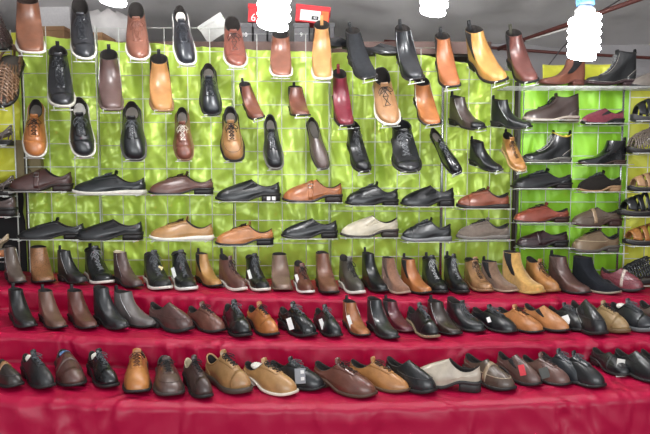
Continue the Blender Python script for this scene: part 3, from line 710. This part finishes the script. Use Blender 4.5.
def row(rowname, mode, items, tier=None):
    n = len(items)
    for i, it in enumerate(items):
        style, c, bb, yaw, desc, short = it[:6]; o = it[6] if len(it) > 6 else {}
        nb = [items[j][5] for j in (i - 1, i + 1) if 0 <= j < n]
        where = ('between ' + nb[0] + ' and ' + nb[1]) if len(nb) == 2 else ('at the end beside ' + nb[0]) if nb else ''
        label = o.get('label') or f"{desc} {rowname}, {where}"
        if len(label.split()) > 15: label = f"{desc} {rowname}, beside {nb[0]}"
        x0, y0, x1, y1 = bb; xc = (x0 + x1) / 2
        parts, core, s = template(style, tuple(o.get('add', ())), tuple(o.get('drop', ())))
        az = math.atan((xc - 325) / FPX)
        if mode == 'side': rot = (0, 0, R(yaw)); 
        else: rot = (0, 0, R(yaw) - az)
        if mode == 'hang':
            pitch = R(o.get('pitch', 44 if style == 'chukka' else BOOTH if style in BOOTS else LOWH))
            rot = (Matrix.Rotation(-az * .8, 3, 'Z') @ Matrix.Rotation(R(o.get('roll', 0)), 3, 'Y') @ Matrix.Rotation(pitch, 3, 'X') @ Matrix.Rotation(R(yaw), 3, 'Z')).to_euler()
        sc = np.array([1., 1., 1.]); loc = at(xc, (y0 + y1) / 2, 2.9 if mode != 'step' else TOE[tier] + .13)
        V0 = core[::3]
        for itn in range(14):
            if mode == 'step': loc[2] = float(tierz(tier, loc[0])) + .001
            V = xf(wrld(loc, rot, sc), V0); X, Y = project(V)
            w, h = X.max() - X.min(), Y.max() - Y.min(); kw, kh = (x1 - x0) / w, (y1 - y0) / h; d = V[:, 1].mean()
            if mode == 'side': sc[0] *= kw ** .8; sc[1] *= kw ** .8; sc[2] *= kh ** .8; sc[0] = min(sc[0], 1.0)
            elif mode == 'hang' and style in BOOTS: sc[0] *= kw ** .5; sc[2] *= kh ** .4; sc[1] = (sc[0] + sc[2]) / 2
            elif mode == 'hang': sc[0] *= kw ** .7; sc[1] *= kh ** .6; sc[2] = (sc[0] + sc[1]) / 2
            else:
                sc[0] *= kw ** .7; sc[2] *= kh ** .7; sc[1] = sc[0] if abs(yaw) > 30 else (sc[0] * .6 + .4)
            sc = np.clip(sc, .62, 1.35)
            if mode == 'hang' and style in BOOTS: sc[0] = max(sc[0], .90 * sc[1])
            if mode == 'step': sc[1] = min(sc[1], 1.12)
            V = xf(wrld(loc, rot, sc), V0); X, Y = project(V)
            loc[0] += ((x0 + x1) / 2 - (X.max() + X.min()) / 2) * d / FPX
            if mode == 'step':
                # bottom of the picture box fixes the depth on the tread
                Yn = loc[1] + (y1 - Y.max()) * -(d * d) / (FPX * max(CAMZ - loc[2], .3)) * .8
                dep = TOE[tier] - .05 - V[:, 1].min(); back = V[:, 1].max() - ({1: YG - .012, 2: EDGE[1] - .012, 3: EDGE[2] - .012}[tier])
                loc[1] = Yn
                lo = loc[1] - V[:, 1].min() + EDGE[tier] + .015; hi = loc[1] - V[:, 1].max() + {1: YG - .012, 2: EDGE[1] - .012, 3: EDGE[2] - .012}[tier]
                Vn = V[:, 1] + 0
                mn, mx = Vn.min() + (Yn - (loc[1] if False else Yn)), Vn.max()
                shift = 0
                cur_min, cur_max = V[:, 1].min() + (Yn - oldY if itn else 0), V[:, 1].max() + (Yn - oldY if itn else 0)
                lim = {1: YG - .012, 2: EDGE[1] - .012, 3: EDGE[2] - .012}[tier]
                if cur_max > lim: loc[1] -= cur_max - lim
                if cur_min < EDGE[tier] + .012: loc[1] += EDGE[tier] + .012 - cur_min
                oldY = loc[1]
            else:
                loc[2] -= ((y0 + y1) / 2 - (Y.max() + Y.min()) / 2) * d / FPX
                lim = YG - .010; loc[1] += lim - V[:, 1].max()
        M = wrld(loc, rot, sc); r, s = build_shoe(style, c, role_mats(c, o), loc, rot, sc, o, label, o.get('group'))
        if o.get('stickers'):
            for yy in (.098, .122): link('sticker', MB().box((.0365, yy, .012), (.0012, .017, .014)).mesh('sticker', False), plain('white_card', 'dcdcd8', .7), r)
        V = xf(M, V0); X, Y = project(V); e = [X.min() - x0, Y.min() - y0, X.max() - x1, Y.max() - y1]
        if max(map(abs, e)) > 3.5: FITS.append(('FIT', short, bb, [round(q, 1) for q in e], np.round(sc, 2), np.round(loc, 2)))
        if mode in ('hang', 'side') and not o.get('noholder'): bracket(style, M, s, mode, 'white wire bracket holding the ' + short + (' ' + rowname if nb else ' near the edge of the display'), YG)
        if o.get('paper'): paper_wad(M, s, o['paper'], ('blue' if o['paper'] != 'w' else 'white') + ' crumpled paper stuffed in the ' + desc, style)
        if o.get('tagc'): price_tag(M, s, o.get('tside', 1), o.get('tlabel', 'price tag on the ' + desc), *o['tagc'])
W = 'e4e2dc'; TS = '8a6a4c'; WS = 'd8d4ca'
row('hung topmost', 'hang', [
    ('zipboot', '80513a', (15, -6, 46, 54), 3, 'brown slip boot with white sole', 'paper-stuffed brown boot', dict(sole=WS, paper='w', drop=('zip', 'tab'), lining='3a2a24')),
    ('chukka', '2f3238', (70, -3, 97, 60), 4, 'black cap-toe lace boot with pale sole', 'black cap-toe boot', dict(sole=WS, add=('cap',), lace='22242a')),
    ('chukka', '7a4c3c', (125, 2, 151, 61), 2, 'red-brown lace chukka with pale sole', 'red-brown chukka', dict(sole=WS, lace='6a4034')),
    ('derby', '30343c', (172, 5, 197, 66), 6, 'navy-black lace boot with white sole', 'white-soled navy boot', dict(sole=W, paper='w', lace='22242a')),
    ('chukka', '7c4436', (223, 16, 248, 68), 5, 'brown cap-toe lace chukka', 'cap-toe chukka', dict(sole=WS, add=('cap',), lace='3a2a28')),
    ('chelsea', '7e4e3c', (269, 30, 293, 77), 0, 'brown boot right under the bright bulb', 'bulb-lit brown boot', dict(sole=WS, drop=('gore', 'tab'))),
    ('chelsea', 'b88550', (311, 15, 333, 80), 0, 'tall tan pull-tab boot', 'tall tan boot', dict(tab='b88550', sole=WS)),
    ('chelsea', '34363a', (346, 22, 377, 80), 14, 'black suede pull-tab boot', 'black suede boot', dict(gore='0e0e10', roll=-6, kind='suede', pitch=30)),
    ('zipboot', '2b2e33', (397, 19, 423, 81), 10, 'glossy black zip pull-tab boot', 'glossy black boot', dict(pitch=30, roll=-5, )),
    ('chelsea', 'a8663f', (436, 27, 460, 88), 8, 'orange-brown pull-tab boot', 'orange-brown boot', dict(pitch=30, roll=-3, )),
    ('chelsea', 'c4924e', (470, 20, 504, 84), 20, 'mustard tan pull-tab boot', 'mustard boot', dict(pitch=30, roll=-8, )),
    ('chelsea', '6a3e38', (508, 24, 537, 84), 13, 'dark red-brown glossy pull-tab boot', 'red-brown glossy boot', dict(pitch=30, roll=-6, tab='3c3a30')),
])
row('hung second row', 'hang', [
    ('laceboot', '2e3035', (47, 41, 76, 108), 4, 'black padded lace boot with grey sole', 'padded lace boot', dict(sole='c4bfb4', lace='202226')),
    ('zipboot', '5e4844', (98, 44, 124, 111), 2, 'dark brown zip boot with narrow opening', 'dark zip boot', dict(sole='6a5a54')),
    ('chelsea', 'b4804c', (149, 49, 174, 112), 3, 'tan pull-tab boot', 'tan pull-tab boot', dict(sole=TS)),
    ('derby', '262c33', (199, 63, 222, 116), 3, 'navy-black narrow lace shoe', 'narrow navy shoe', dict(lace='1a1c22')),
    ('chelsea', '774636', (239, 78, 265, 120), 12, 'small brown ankle boot with dark pull tab', 'small brown boot', dict(pitch=24, roll=-10)),
    ('chelsea', '744538', (288, 82, 311, 116), 10, 'smallest brown ankle boot with black sole', 'smallest brown boot', dict(pitch=12)),
    ('chelsea', '742633', (333, 64, 354, 127), 8, 'burgundy glossy boot with red tab', 'burgundy glossy boot', dict(tab='74202a', drop=('gore',))),
    ('chukka', 'a67c56', (372, 67, 401, 126), 9, 'sandy tan chukka with loose black laces', 'sandy chukka', dict(sole=WS, lace='1c1814')),
    ('zipboot', 'ac6c3e', (413, 73, 442, 126), 14, 'orange-tan zip boot with black sole', 'orange-tan zip boot', dict()),
])
row('hung third row', 'hang', [
    ('brogue', 'b4713e', (22, 99, 48, 158), -2, 'orange-tan brogue lace shoe', 'orange-tan brogue', dict(lace='2a1c14', sole=WS)),
    ('brogue', '2a2d31', (69, 97, 96, 158), 4, 'black brogue with pale insole', 'pale-insole brogue', dict(insole='c0bcb6', sole=WS)),
    ('derby', '25282c', (120, 101, 147, 161), 2, 'plain black derby', 'plain derby', dict(sole='5a5856')),
    ('oxford', '744436', (173, 107, 194, 161), 2, 'brown cap-toe oxford with pale laces', 'cap-toe oxford', dict(lace='d0c8bc', sole=TS)),
    ('walker', 'a87c4e', (220, 106, 245, 162), 3, 'tan stitched walking shoe with black laces', 'tan walking shoe', dict(seam='6a4a2c')),
    ('walker', '282b2f', (263, 114, 284, 170), 5, 'black round-toe lace shoe', 'round-toe shoe', dict(sole='77756f')),
    ('loafer', '625450', (306, 117, 330, 170), 12, 'grey-brown slip-on loafer', 'grey-brown loafer', dict(drop=('saddle',), sole='3c3634')),
    ('laceboot', '25272b', (347, 117, 371, 173), 14, 'black lace boot with thick sole', 'thick-soled boot', dict(lace='55575a')),
    ('laceboot', '2a2c30', (391, 117, 422, 173), 8, 'black boot with open folded tongue', 'open-tongue boot', dict(lace='77797c', lining='1c1c1e')),
    ('derby', '202327', (433, 128, 459, 175), 10, 'glossy black lace shoe', 'glossy lace shoe', dict(pitch=46, roll=-16, rough=.2)),
    ('chelsea', '24282c', (471, 136, 501, 172), 42, 'small black ankle boot with tall tab', 'small black tab boot', dict(pitch=18)),
    ('laceboot', 'b07c44', (501, 129, 527, 172), 22, 'tan lace boot with black lining', 'tan lace boot', dict(sole='c8a878', lace='2a1c14', lining='1a1716', drop=('collar',), pitch=36)),
])
row('hung beside the chrome post', 'hang', [
    ('zipboot', '4a3e3a', (450, 91, 485, 130), 38, 'brown-grey ankle boot with black toe', 'black-toed boot', dict(cap='202225', add=('cap',), pitch=14, label='brown-grey ankle boot with a black toe, hanging beside the chrome post')),
    ('zipboot', '2a2d2f', (491, 95, 532, 129), 50, 'black zip ankle boot', 'black zip boot', dict(pitch=10, label='black zip ankle boot hanging above the tan lace boot, by the dark brown post')),
])
row('on top wire shelf', 'side', [
    ('chelsea', '7e4c3a', (537, 59, 586, 86), -82, 'brown side-on boot with black elastic', 'side-on brown boot', dict(sole='6a4038', noholder=1, drop=('tab',), label='brown side-on boot with black elastic on the topmost wire shelf')),
    ('combat', '2e3032', (584, 49, 637, 87), -82, 'black combat boot with pale stitching', 'black combat boot', dict(sole='3a2a2c', noholder=1, lace='8a8c8c', label='black combat boot with pale stitching and red-edged sole on topmost wire shelf')),
    ('slipon', '7c746c', (629, 71, 672, 89), -82, 'grey-brown slip shoe', 'grey slip shoe', dict(noholder=1, label='grey-brown low shoe cut by the photo edge beside the combat boot')),
])
row('on first green-panel shelf', 'side', [
    ('chukka', '483a36', (522, 93, 580, 122), -84, 'dark brown chukka with pale midsole', 'dark brown chukka', dict(sole='a89c90', heel='6a5c50')),
    ('slipon', '7a3440', (580, 108, 625, 125), -82, 'burgundy suede slip-on', 'burgundy suede slip-on', dict(kind='suede')),
])
row('on second green-panel shelf', 'side', [
    ('laceboot', '222427', (521, 130, 572, 163), -84, 'black lace boot with yellow collar', 'yellow-collared boot', dict(lace='c4c4c0', collar='c8b040', sole='55534f', add=('stitch',))),
    ('chelsea', '1e2023', (576, 137, 627, 165), -84, 'black polished chelsea boot', 'polished chelsea boot', dict(sole='3c2c26', rough=.2)),
])
row('on third green-panel shelf', 'side', [
    ('derby', '232528', (510, 168, 573, 189), -84, 'black lace shoe with low heel', 'low black lace shoe', {}),
    ('derby', '2b2622', (576, 170, 622, 192), -84, 'blackish suede lace shoe with tan sole', 'tan-soled suede shoe', dict(kind='suede', sole='9a7a58')),
])
row('on fourth green-panel shelf', 'side', [
    ('derby', '854030', (512, 202, 570, 223), -84, 'red-brown lace shoe', 'red-brown lace shoe', dict(sole='3a2420', lace='2a1a18')),
    ('loafer', '5a4c40', (570, 207, 623, 227), -82, 'olive-brown loafer with tan strap', 'tan-strapped loafer', dict(strap='9c8468', sole='3a2420')),
])
row('on lowest green-panel shelf', 'side', [
    ('loafer', '3c2428', (515, 230, 569, 248), -84, 'dark burgundy moccasin', 'dark moccasin', {}),
    ('walker', '7c6850', (570, 226, 620, 253), -80, 'taupe walking shoe with pale stitching', 'taupe walking shoe', dict(sole='55504a', seam='c4b498', tagc=('e4e4e4', (.018, .014)), tside=-1)),
])
row('on upper shelf', 'side', [
    ('monk', '4c302c', (8, 168, 74, 192), -86, 'dark brown buckle shoe', 'brown buckle shoe', dict(sole='2c2220')),
    ('whitesole', '22282c', (72, 170, 147, 195), -86, 'black dress shoe with thick white sole', 'white-soled shoe', dict(sole='cfcbc0')),
    ('derby', '63423a', (148, 171, 214, 195), -86, 'brown lace shoe with black sole', 'brown lace shoe', dict(lace='2a1c1a')),
    ('slipon', '222528', (215, 179, 281, 202), -86, 'black slip shoe with white heel stickers', 'stickered black shoe', dict(stickers=1)),
    ('monk', 'a8663c', (282, 179, 343, 203), -86, 'orange-tan strap shoe', 'orange strap shoe', dict(sole='2c2422')),
    ('walker', '1f2226', (345, 181, 399, 206), -86, 'black chunky lace shoe', 'chunky black shoe', {}),
    ('slipon', '1d2024', (400, 185, 455, 207), -85, 'black square slip shoe', 'square black shoe', {}),
    ('sneaker', '8a4c36', (456, 186, 510, 209), -84, 'red-brown lace casual shoe', 'red-brown casual shoe', dict(sole='26211f', lace='2a1a18')),
])
row('on lower shelf', 'side', [
    ('pointed', '25272a', (17, 217, 86, 240), -86, 'black pointed lace shoe', 'pointed black shoe', dict(drop=('laces4',))),
    ('slipon', '222427', (75, 219, 144, 241), -86, 'black elastic-sided slip shoe', 'elastic-sided shoe', {}),
    ('whitesole', 'b08452', (149, 216, 214, 241), -86, 'sandy tan lace shoe with white sole', 'white-soled tan shoe', dict(sole='e0dcd0', lace='3a2a1c')),
    ('derby', 'b87846', (215, 221, 274, 246), -86, 'orange-tan lace shoe with black sole', 'orange lace shoe', dict(sole='222022', lace='2a1a14')),
    ('slipon', '25282b', (281, 218, 338, 239), -86, 'small black slip-on shoe', 'small slip-on', dict()),
    ('slipon', 'c6bca6', (340, 215, 399, 238), -86, 'cream beige slip-on with dark heel', 'cream slip-on', dict(sole='3a3430', gore='b8ae98')),
    ('sneaker', '2c2f32', (401, 217, 452, 242), -85, 'black sneaker with grey sole', 'black sneaker', dict(sole='77797a')),
    ('sneaker', '766a60', (456, 217, 510, 240), -84, 'taupe suede sneaker with grey sole', 'taupe sneaker', dict(kind='suede', sole='6f6a64')),
])
# sandals at the two edges
row('on the yellow rack', 'side', [
    ('sandal', '26282a', (630, 96, 674, 123), -80, 'black strap sandal', 'upper black sandal', dict(sole='3a3a3a', label='black strap sandal topmost on the yellow-backed rack'))])
row('on the yellow rack', 'side', [
    ('woven', '6e6258', (626, 127, 672, 154), -78, 'grey-brown woven sandal', 'grey woven sandal', dict(label='grey-brown woven sandal hanging on the yellow-backed rack'))])
row('on the yellow rack', 'side', [
    ('sandal', 'b08a66', (627, 171, 676, 192), -80, 'light tan strap sandal', 'light tan sandal', dict(label='light tan strap sandal under the grey-brown woven sandal'))])
row('on the yellow rack', 'side', [
    ('sandal', '1f2123', (617, 192, 672, 217), -80, 'black wide-strap sandal', 'black wide-strap sandal', dict(label='black wide-strap sandal between the light tan and orange sandals'))])
row('on the yellow rack', 'side', [
    ('sandal', 'a8703c', (622, 223, 676, 246), -80, 'orange-tan sandal', 'orange-tan sandal', dict(label='orange-tan strap sandal between two black sandals on the yellow-backed rack'))])
row('on the yellow rack', 'side', [
    ('woven', '222426', (617, 256, 672, 285), -72, 'black sandal with pale edging', 'black woven sandal', dict(sole='2a2a2a', label='black woven sandal lowest on the yellow-backed rack, above the burgundy loafer'))])
row('at the dark gap', 'hang', [
    ('woven', '4a3530', (-14, 16, 13, 46), 10, 'dark brown sandal', 'dark sandal', dict(label='dark brown woven sandal topmost at the edge, beside the brown slip boot'))])
row('at the dark gap', 'hang', [
    ('woven', '7c5c44', (-20, 44, 25, 108), -14, 'large brown woven sandal', 'large woven sandal', dict(label='large brown woven sandal hanging beside the black padded lace boot', lining='2a2220', pitch=48))])
row('at the dark gap', 'side', [
    ('woven', '6a5e58', (-36, 122, 14, 146), -96, 'grey woven sandal', 'grey sandal', dict(label='grey-brown woven sandal beside the orange-tan hanging brogue'))])
row('at the dark gap', 'side', [
    ('woven', '5a504c', (-38, 172, 16, 196), -96, 'dark grey woven sandal', 'dark grey sandal', dict(label='dark grey woven sandal in front of the lettered cardboard box'))])
row('at the dark gap', 'side', [
    ('loafer', '544440', (-40, 193, 18, 217), -96, 'brown loafer', 'brown loafer', dict(label='brown closed slip-on above the striped sandal at the dark gap', drop=('saddle',)))])
row('at the dark gap', 'side', [
    ('sandal', 'b09c80', (-40, 230, 11, 257), -96, 'pale striped sandal', 'pale sandal', dict(label='pale beige strap sandal at the dark gap beside the grey-brown boot', sole='a86c44'))])
# shoes lying on the ledge behind
row('on the back ledge', 'side', [
    ('slipon', '24262a', (326, 36, 348, 50), -60, 'black shoe', 'black shoe', dict(label='black shoe lying behind, between the tall tan and black suede boots', noholder=1))])
row('on the back ledge', 'side', [
    ('slipon', '34363a', (370, 43, 396, 57), 70, 'dark shoe', 'dark shoe', dict(label='dark shoe lying behind, between the black suede and glossy boots', noholder=1))])
# the red steps
row('on top step', 'step', [
    ('zipboot', '655850', (4, 245, 27, 284), 12, 'grey-brown zip boot', 'grey-brown boot', dict(drop=('tab',))),
    ('chelsea', '8a6040', (30, 245, 56, 283), 6, 'tan speckled snakeskin-look boot', 'speckled boot', dict(kind='snake', drop=('gore', 'tab'))),
    ('zipboot', '2f3032', (57, 245, 89, 284), 34, 'black zip boot', 'black zip boot', dict()),
    ('laceboot', '26282b', (84, 243, 115, 284), 14, 'black fleece-lined lace boot with white sole edge', 'fleece-lined boot', dict(sole=WS, lace='84868a')),
    ('zipboot', '594440', (115, 250, 142, 288), 26, 'dark brown plain boot', 'plain brown boot', dict(lining='c0b49a', drop=('tab',))),
    ('laceboot', '2c2e31', (143, 251, 173, 291), 14, 'black lace boot with wide white sole', 'white-edged boot', dict(sole=WS, tagc=('d8c898', (.02, .02)), tside=1, drop=('collar', 'tab'))),
    ('laceboot', '26282c', (171, 250, 198, 291), 12, 'nubuck lace boot with white sole', 'nubuck boot', dict(sole=W, drop=('tab',), tagc=('e0e0dc', (.016, .045)), tside=-1)),
    ('chelsea', 'b5864e', (196, 248, 222, 287), 24, 'tan chelsea boot with dark lining', 'tan chelsea boot', dict()),
    ('chukka', '6a4840', (219, 248, 247, 291), 26, 'brown lace boot with pull tab and pale sole', 'brown tab boot', dict(sole=WS, add=('tab',), lace='2c2020')),
    ('laceboot', '232528', (245, 253, 271, 291), 16, 'black lace boot with silver toe shine', 'shiny-toe boot', dict(sole=WS, drop=('tab',), tagc=('e0e0dc', (.014, .04)), tside=-1)),
    ('chelsea', '80675a', (271, 252, 293, 290), 4, 'taupe boot with white stuffing', 'taupe boot', dict(drop=('gore', 'tab'), paper='w', sole='6a5448')),
    ('chukka', '6c4034', (293, 260, 315, 293), 12, 'small red-brown lace boot', 'small red-brown boot', dict(sole=W, tagc=('e0e0dc', (.014, .04)), tside=-1)),
    ('zipboot', '78503f', (315, 251, 340, 294), 12, 'brown boot with white stuffing on top', 'stuffed brown boot', dict(drop=('zip', 'tab'), paper='w')),
    ('chukka', '4a4640', (338, 254, 366, 294), 20, 'dark grey lace boot with white sole line', 'dark grey boot', dict(sole=WS, paper='w')),
    ('chelsea', '202528', (362, 247, 388, 292), 24, 'slim black boot with tall pull tab', 'slim black boot', dict(drop=('gore',))),
    ('chelsea', '8a6450', (381, 256, 411, 294), 34, 'light brown suede chelsea boot with pale sole', 'suede chelsea boot', dict(kind='suede', sole='a89080', gore='5c4a40', paper='w', drop=('tab',))),
    ('chelsea', 'ac6c3e', (400, 253, 433, 294), 34, 'orange-tan leather chelsea boot', 'orange chelsea boot', dict()),
    ('laceboot', '222427', (421, 252, 449, 293), 18, 'black lace boot with white-flecked laces', 'flecked-lace boot', dict(lace='9a9c9c')),
    ('laceboot', '26282b', (443, 251, 470, 293), 22, 'black hiking boot with grey laces', 'black hiking boot', dict(lace='85878a')),
    ('laceboot', '9c7450', (463, 256, 494, 291), 22, 'sandy brown lace boot', 'sandy lace boot', dict(sole=TS, lace='3a2a20', drop=('tab',))),
    ('chelsea', '7c6250', (480, 256, 519, 292), 44, 'taupe suede chelsea boot', 'taupe chelsea boot', dict(kind='suede', sole='a08c78')),
    ('chelsea', 'c49a58', (501, 250, 546, 294), 46, 'mustard suede chelsea boot', 'mustard chelsea boot', dict(kind='suede', sole='a88850', drop=('tab',))),
    ('chukka', 'a87442', (524, 256, 561, 292), 36, 'tan chukka with dark laces', 'tan chukka', dict(sole='8a6038', lace='2c1c14')),
    ('chelsea', '5c423c', (547, 250, 592, 294), 44, 'large dark brown chelsea boot', 'large brown chelsea', dict(gore='4a3832')),
    ('chelsea', '1f232b', (571, 255, 622, 294), 52, 'navy-black suede boot', 'navy suede boot', dict(kind='suede', sole='8a8070', drop=('tab', 'gore'))),
    ('loafer', '7a3c44', (599, 267, 645, 292), 60, 'burgundy textured loafer with tassel', 'burgundy loafer', dict(kind='snake', strap='c4b4a8')),
], 1)
row('on middle step', 'step', [
    ('chelsea', '2c2c2d', (8, 283, 38, 328), 14, 'black boot with tall tab', 'tall black boot', dict(drop=('gore',))),
    ('chelsea', '6e5044', (38, 284, 68, 329), 16, 'dull brown boot with dark tab', 'dull brown boot', dict(drop=('gore',))),
    ('chelsea', '623c34', (67, 284, 99, 329), 18, 'glossy dark brown boot with tab', 'glossy brown boot', dict(drop=('gore',))),
    ('chelsea', '36383b', (96, 285, 127, 330), 30, 'charcoal chelsea boot', 'charcoal boot', dict(drop=('tab',))),
    ('zipboot', '6c6664', (113, 285, 160, 328), 46, 'grey side-zip boot', 'grey boot', dict()),
    ('loafer', '573c38', (148, 300, 195, 333), 42, 'brown moccasin loafer', 'moccasin loafer', dict(drop=('saddle',))),
    ('oxford', '70493e', (186, 301, 227, 333), 34, 'brown oxford with dark laces', 'brown oxford', dict(lace='2c2020', drop=('cap',))),
    ('brogue', '25282a', (222, 299, 253, 337), 16, 'black wingtip brogue', 'black wingtip', {}),
    ('brogue', 'b4713e', (246, 301, 280, 336), 22, 'orange brogue with black laces', 'orange brogue', {}),
    ('derby', '202325', (277, 301, 318, 337), 32, 'black patent derby with white tag', 'tagged black derby', dict(rough=.15, tagc=('e4e4e0', (.02, .045)), tside=-1)),
    ('derby', '232629', (313, 304, 343, 337), 20, 'black round-toe derby', 'black derby', dict(tagc=('e4e4e0', (.015, .04)), tside=-1)),
    ('zipboot', '9c633e', (343, 295, 370, 336), 20, 'tan zip boot with white tag', 'tan zip boot', dict(tagc=('e4e4e0', (.014, .05)), tside=-1)),
    ('zipboot', '34373a', (367, 296, 399, 339), 26, 'black zip boot with wide toe', 'wide black boot', dict(drop=('tab',))),
    ('chelsea', '5e2832', (385, 295, 411, 332), 28, 'burgundy chelsea boot', 'burgundy boot', dict(sole='4a2a2c')),
    ('brogue', '222528', (406, 302, 440, 338), 26, 'black brogue with tan sole edge', 'tan-edged brogue', dict(sole='8a7860')),
    ('zipboot', '41342f', (426, 295, 463, 335), 32, 'very dark brown zip boot', 'dark zip boot', dict()),
    ('chukka', '2c3033', (445, 296, 486, 332), 36, 'black lace ankle boot', 'black ankle boot', {}),
    ('derby', '1f2226', (470, 304, 519, 333), 42, 'black lace shoe with hanging tag', 'tag-hung black shoe', dict(tagc=('e4e4e0', (.014, .02)), tside=-1)),
    ('derby', 'b47646', (495, 304, 545, 333), 42, 'orange-tan lace shoe', 'orange-tan lace shoe', dict(lace='2c1c14')),
    ('slipon', 'b87c4c', (522, 303, 571, 332), 46, 'orange-tan slip-on', 'orange-tan slip-on', {}),
    ('derby', '25282b', (546, 302, 592, 331), 46, 'half-hidden black shoe with white tag', 'half-hidden shoe', dict(tagc=('e4e4e0', (.026, .035)), tside=-1)),
    ('squareslip', '282b2e', (568, 299, 609, 335), 34, 'black side-zip slip-on', 'side-zip slip-on', dict(add=('zip',))),
    ('sneaker', '9c8058', (584, 300, 631, 333), 40, 'olive-tan hiking shoe', 'olive hiking shoe', dict(sole='6a5438', collar='5c4c34')),
    ('sneaker', '2b3036', (608, 298, 656, 332), 42, 'navy-black sneaker with silver sole edge', 'navy sneaker', dict(sole='5c5e60', paper='w')),
    ('sneaker', '5e554e', (637, 296, 684, 330), 42, 'grey-brown shoe', 'grey-brown shoe', {}),
], 2)
row('on bottom step', 'step', [
    ('loafer', '3c332f', (-14, 355, 23, 388), 22, 'two-tone brown and tan slip-on', 'two-tone slip-on', dict(strap='a87c54', drop=())),
    ('derby', '2a2b2d', (20, 349, 56, 389), 18, 'black matte derby with laces', 'matte black derby', dict(rough=.55, paper='w')),
    ('velcro', '5a3e38', (54, 348, 87, 386), 8, 'brown wide-strap shoe with blue paper', 'wide-strap shoe', dict(paper='5c7ca8')),
    ('oxford', '222427', (86, 348, 120, 388), 16, 'black glossy oxford with white paper', 'paper-stuffed oxford', dict(paper='w', rough=.2)),
    ('derby', 'b4763e', (122, 348, 152, 393), -2, 'orange derby with brown laces', 'orange derby', dict(lace='5a3420')),
    ('walker', '57423c', (153, 355, 185, 396), 4, 'dark brown laced walking shoe', 'brown walking shoe', dict(sole='3a3230')),
    ('oxford', '453431', (183, 355, 213, 399), 16, 'dark brown slim oxford', 'slim brown oxford', dict(lining='b8ac90')),
    ('sneaker', 'a47c50', (204, 349, 253, 394), 32, 'tan leather sneaker with dark sole', 'tan sneaker', dict(sole='4a4038', collar='a47c50')),
    ('derby', 'b08656', (242, 357, 299, 396), 42, 'sandy derby with white sole and paper', 'sandy derby', dict(sole='d8d0c0', paper='w')),
    ('derby', '25282c', (268, 356, 326, 391), 50, 'black derby with grey card tag', 'grey-tagged derby', dict(tagc=('8a8c90', (.035, .050), 'squares'), tside=-.2)),
    ('oxford', '663c30', (312, 357, 378, 398), 50, 'glossy brown lace shoe', 'glossy brown shoe', dict(lace='2c1a16', sole='4a3428', drop=('cap',))),
    ('pointed', 'b07a46', (348, 356, 411, 393), 54, 'tan lace shoe with untied laces', 'tan untied shoe', dict(lace='3a2418', sole='5c4430')),
    ('loafer', '202326', (384, 356, 438, 394), 48, 'black woven-toe loafer', 'woven black loafer', dict(drop=('saddle',))),
    ('slipon', 'bcb09e', (411, 358, 482, 393), -104, 'cream loafer with black heel, toe away', 'cream loafer', dict(sole='2c2a2a', drop=('sidegore',), insole='2c2a2a')),
    ('loafer', '55463c', (462, 353, 517, 391), 40, 'brown loafer with tan strap', 'tan-strap loafer', dict(strap='a08a70', seam='b4a48c')),
    ('slipon', '5e4640', (498, 351, 540, 386), 44, 'brown slip-on with red tag', 'red-tagged slip-on', dict(tagc=('c83440', (.02, .035)), tside=-.6)),
    ('derby', '6a4c44', (520, 352, 572, 386), 48, 'brown soft lace derby', 'soft brown derby', dict(lace='2c2020', tagc=('4a4c48', (.03, .035)), tside=-.9)),
    ('derby', '30363c', (538, 348, 590, 384), 48, 'slate-black derby half behind another', 'slate derby', {}),
    ('derby', '25272a', (552, 350, 607, 388), 50, 'black derby with wide toe', 'wide-toe derby', {}),
    ('loafer', '232528', (590, 347, 632, 376), 36, 'black loafer with white hang tag', 'hang-tagged loafer', dict(tagc=('e0ddd6', (.038, .065), '8008'), tside=.5)),
    ('squareslip', '212427', (612, 348, 668, 383), 46, 'black slip-on with pale insole', 'pale-insole slip-on', dict(insole='c4c0b8', drop=('apron',))),
    ('derby', '292c2f', (640, 346, 690, 380), 50, 'black shoe', 'edge black shoe', {}),
], 3)
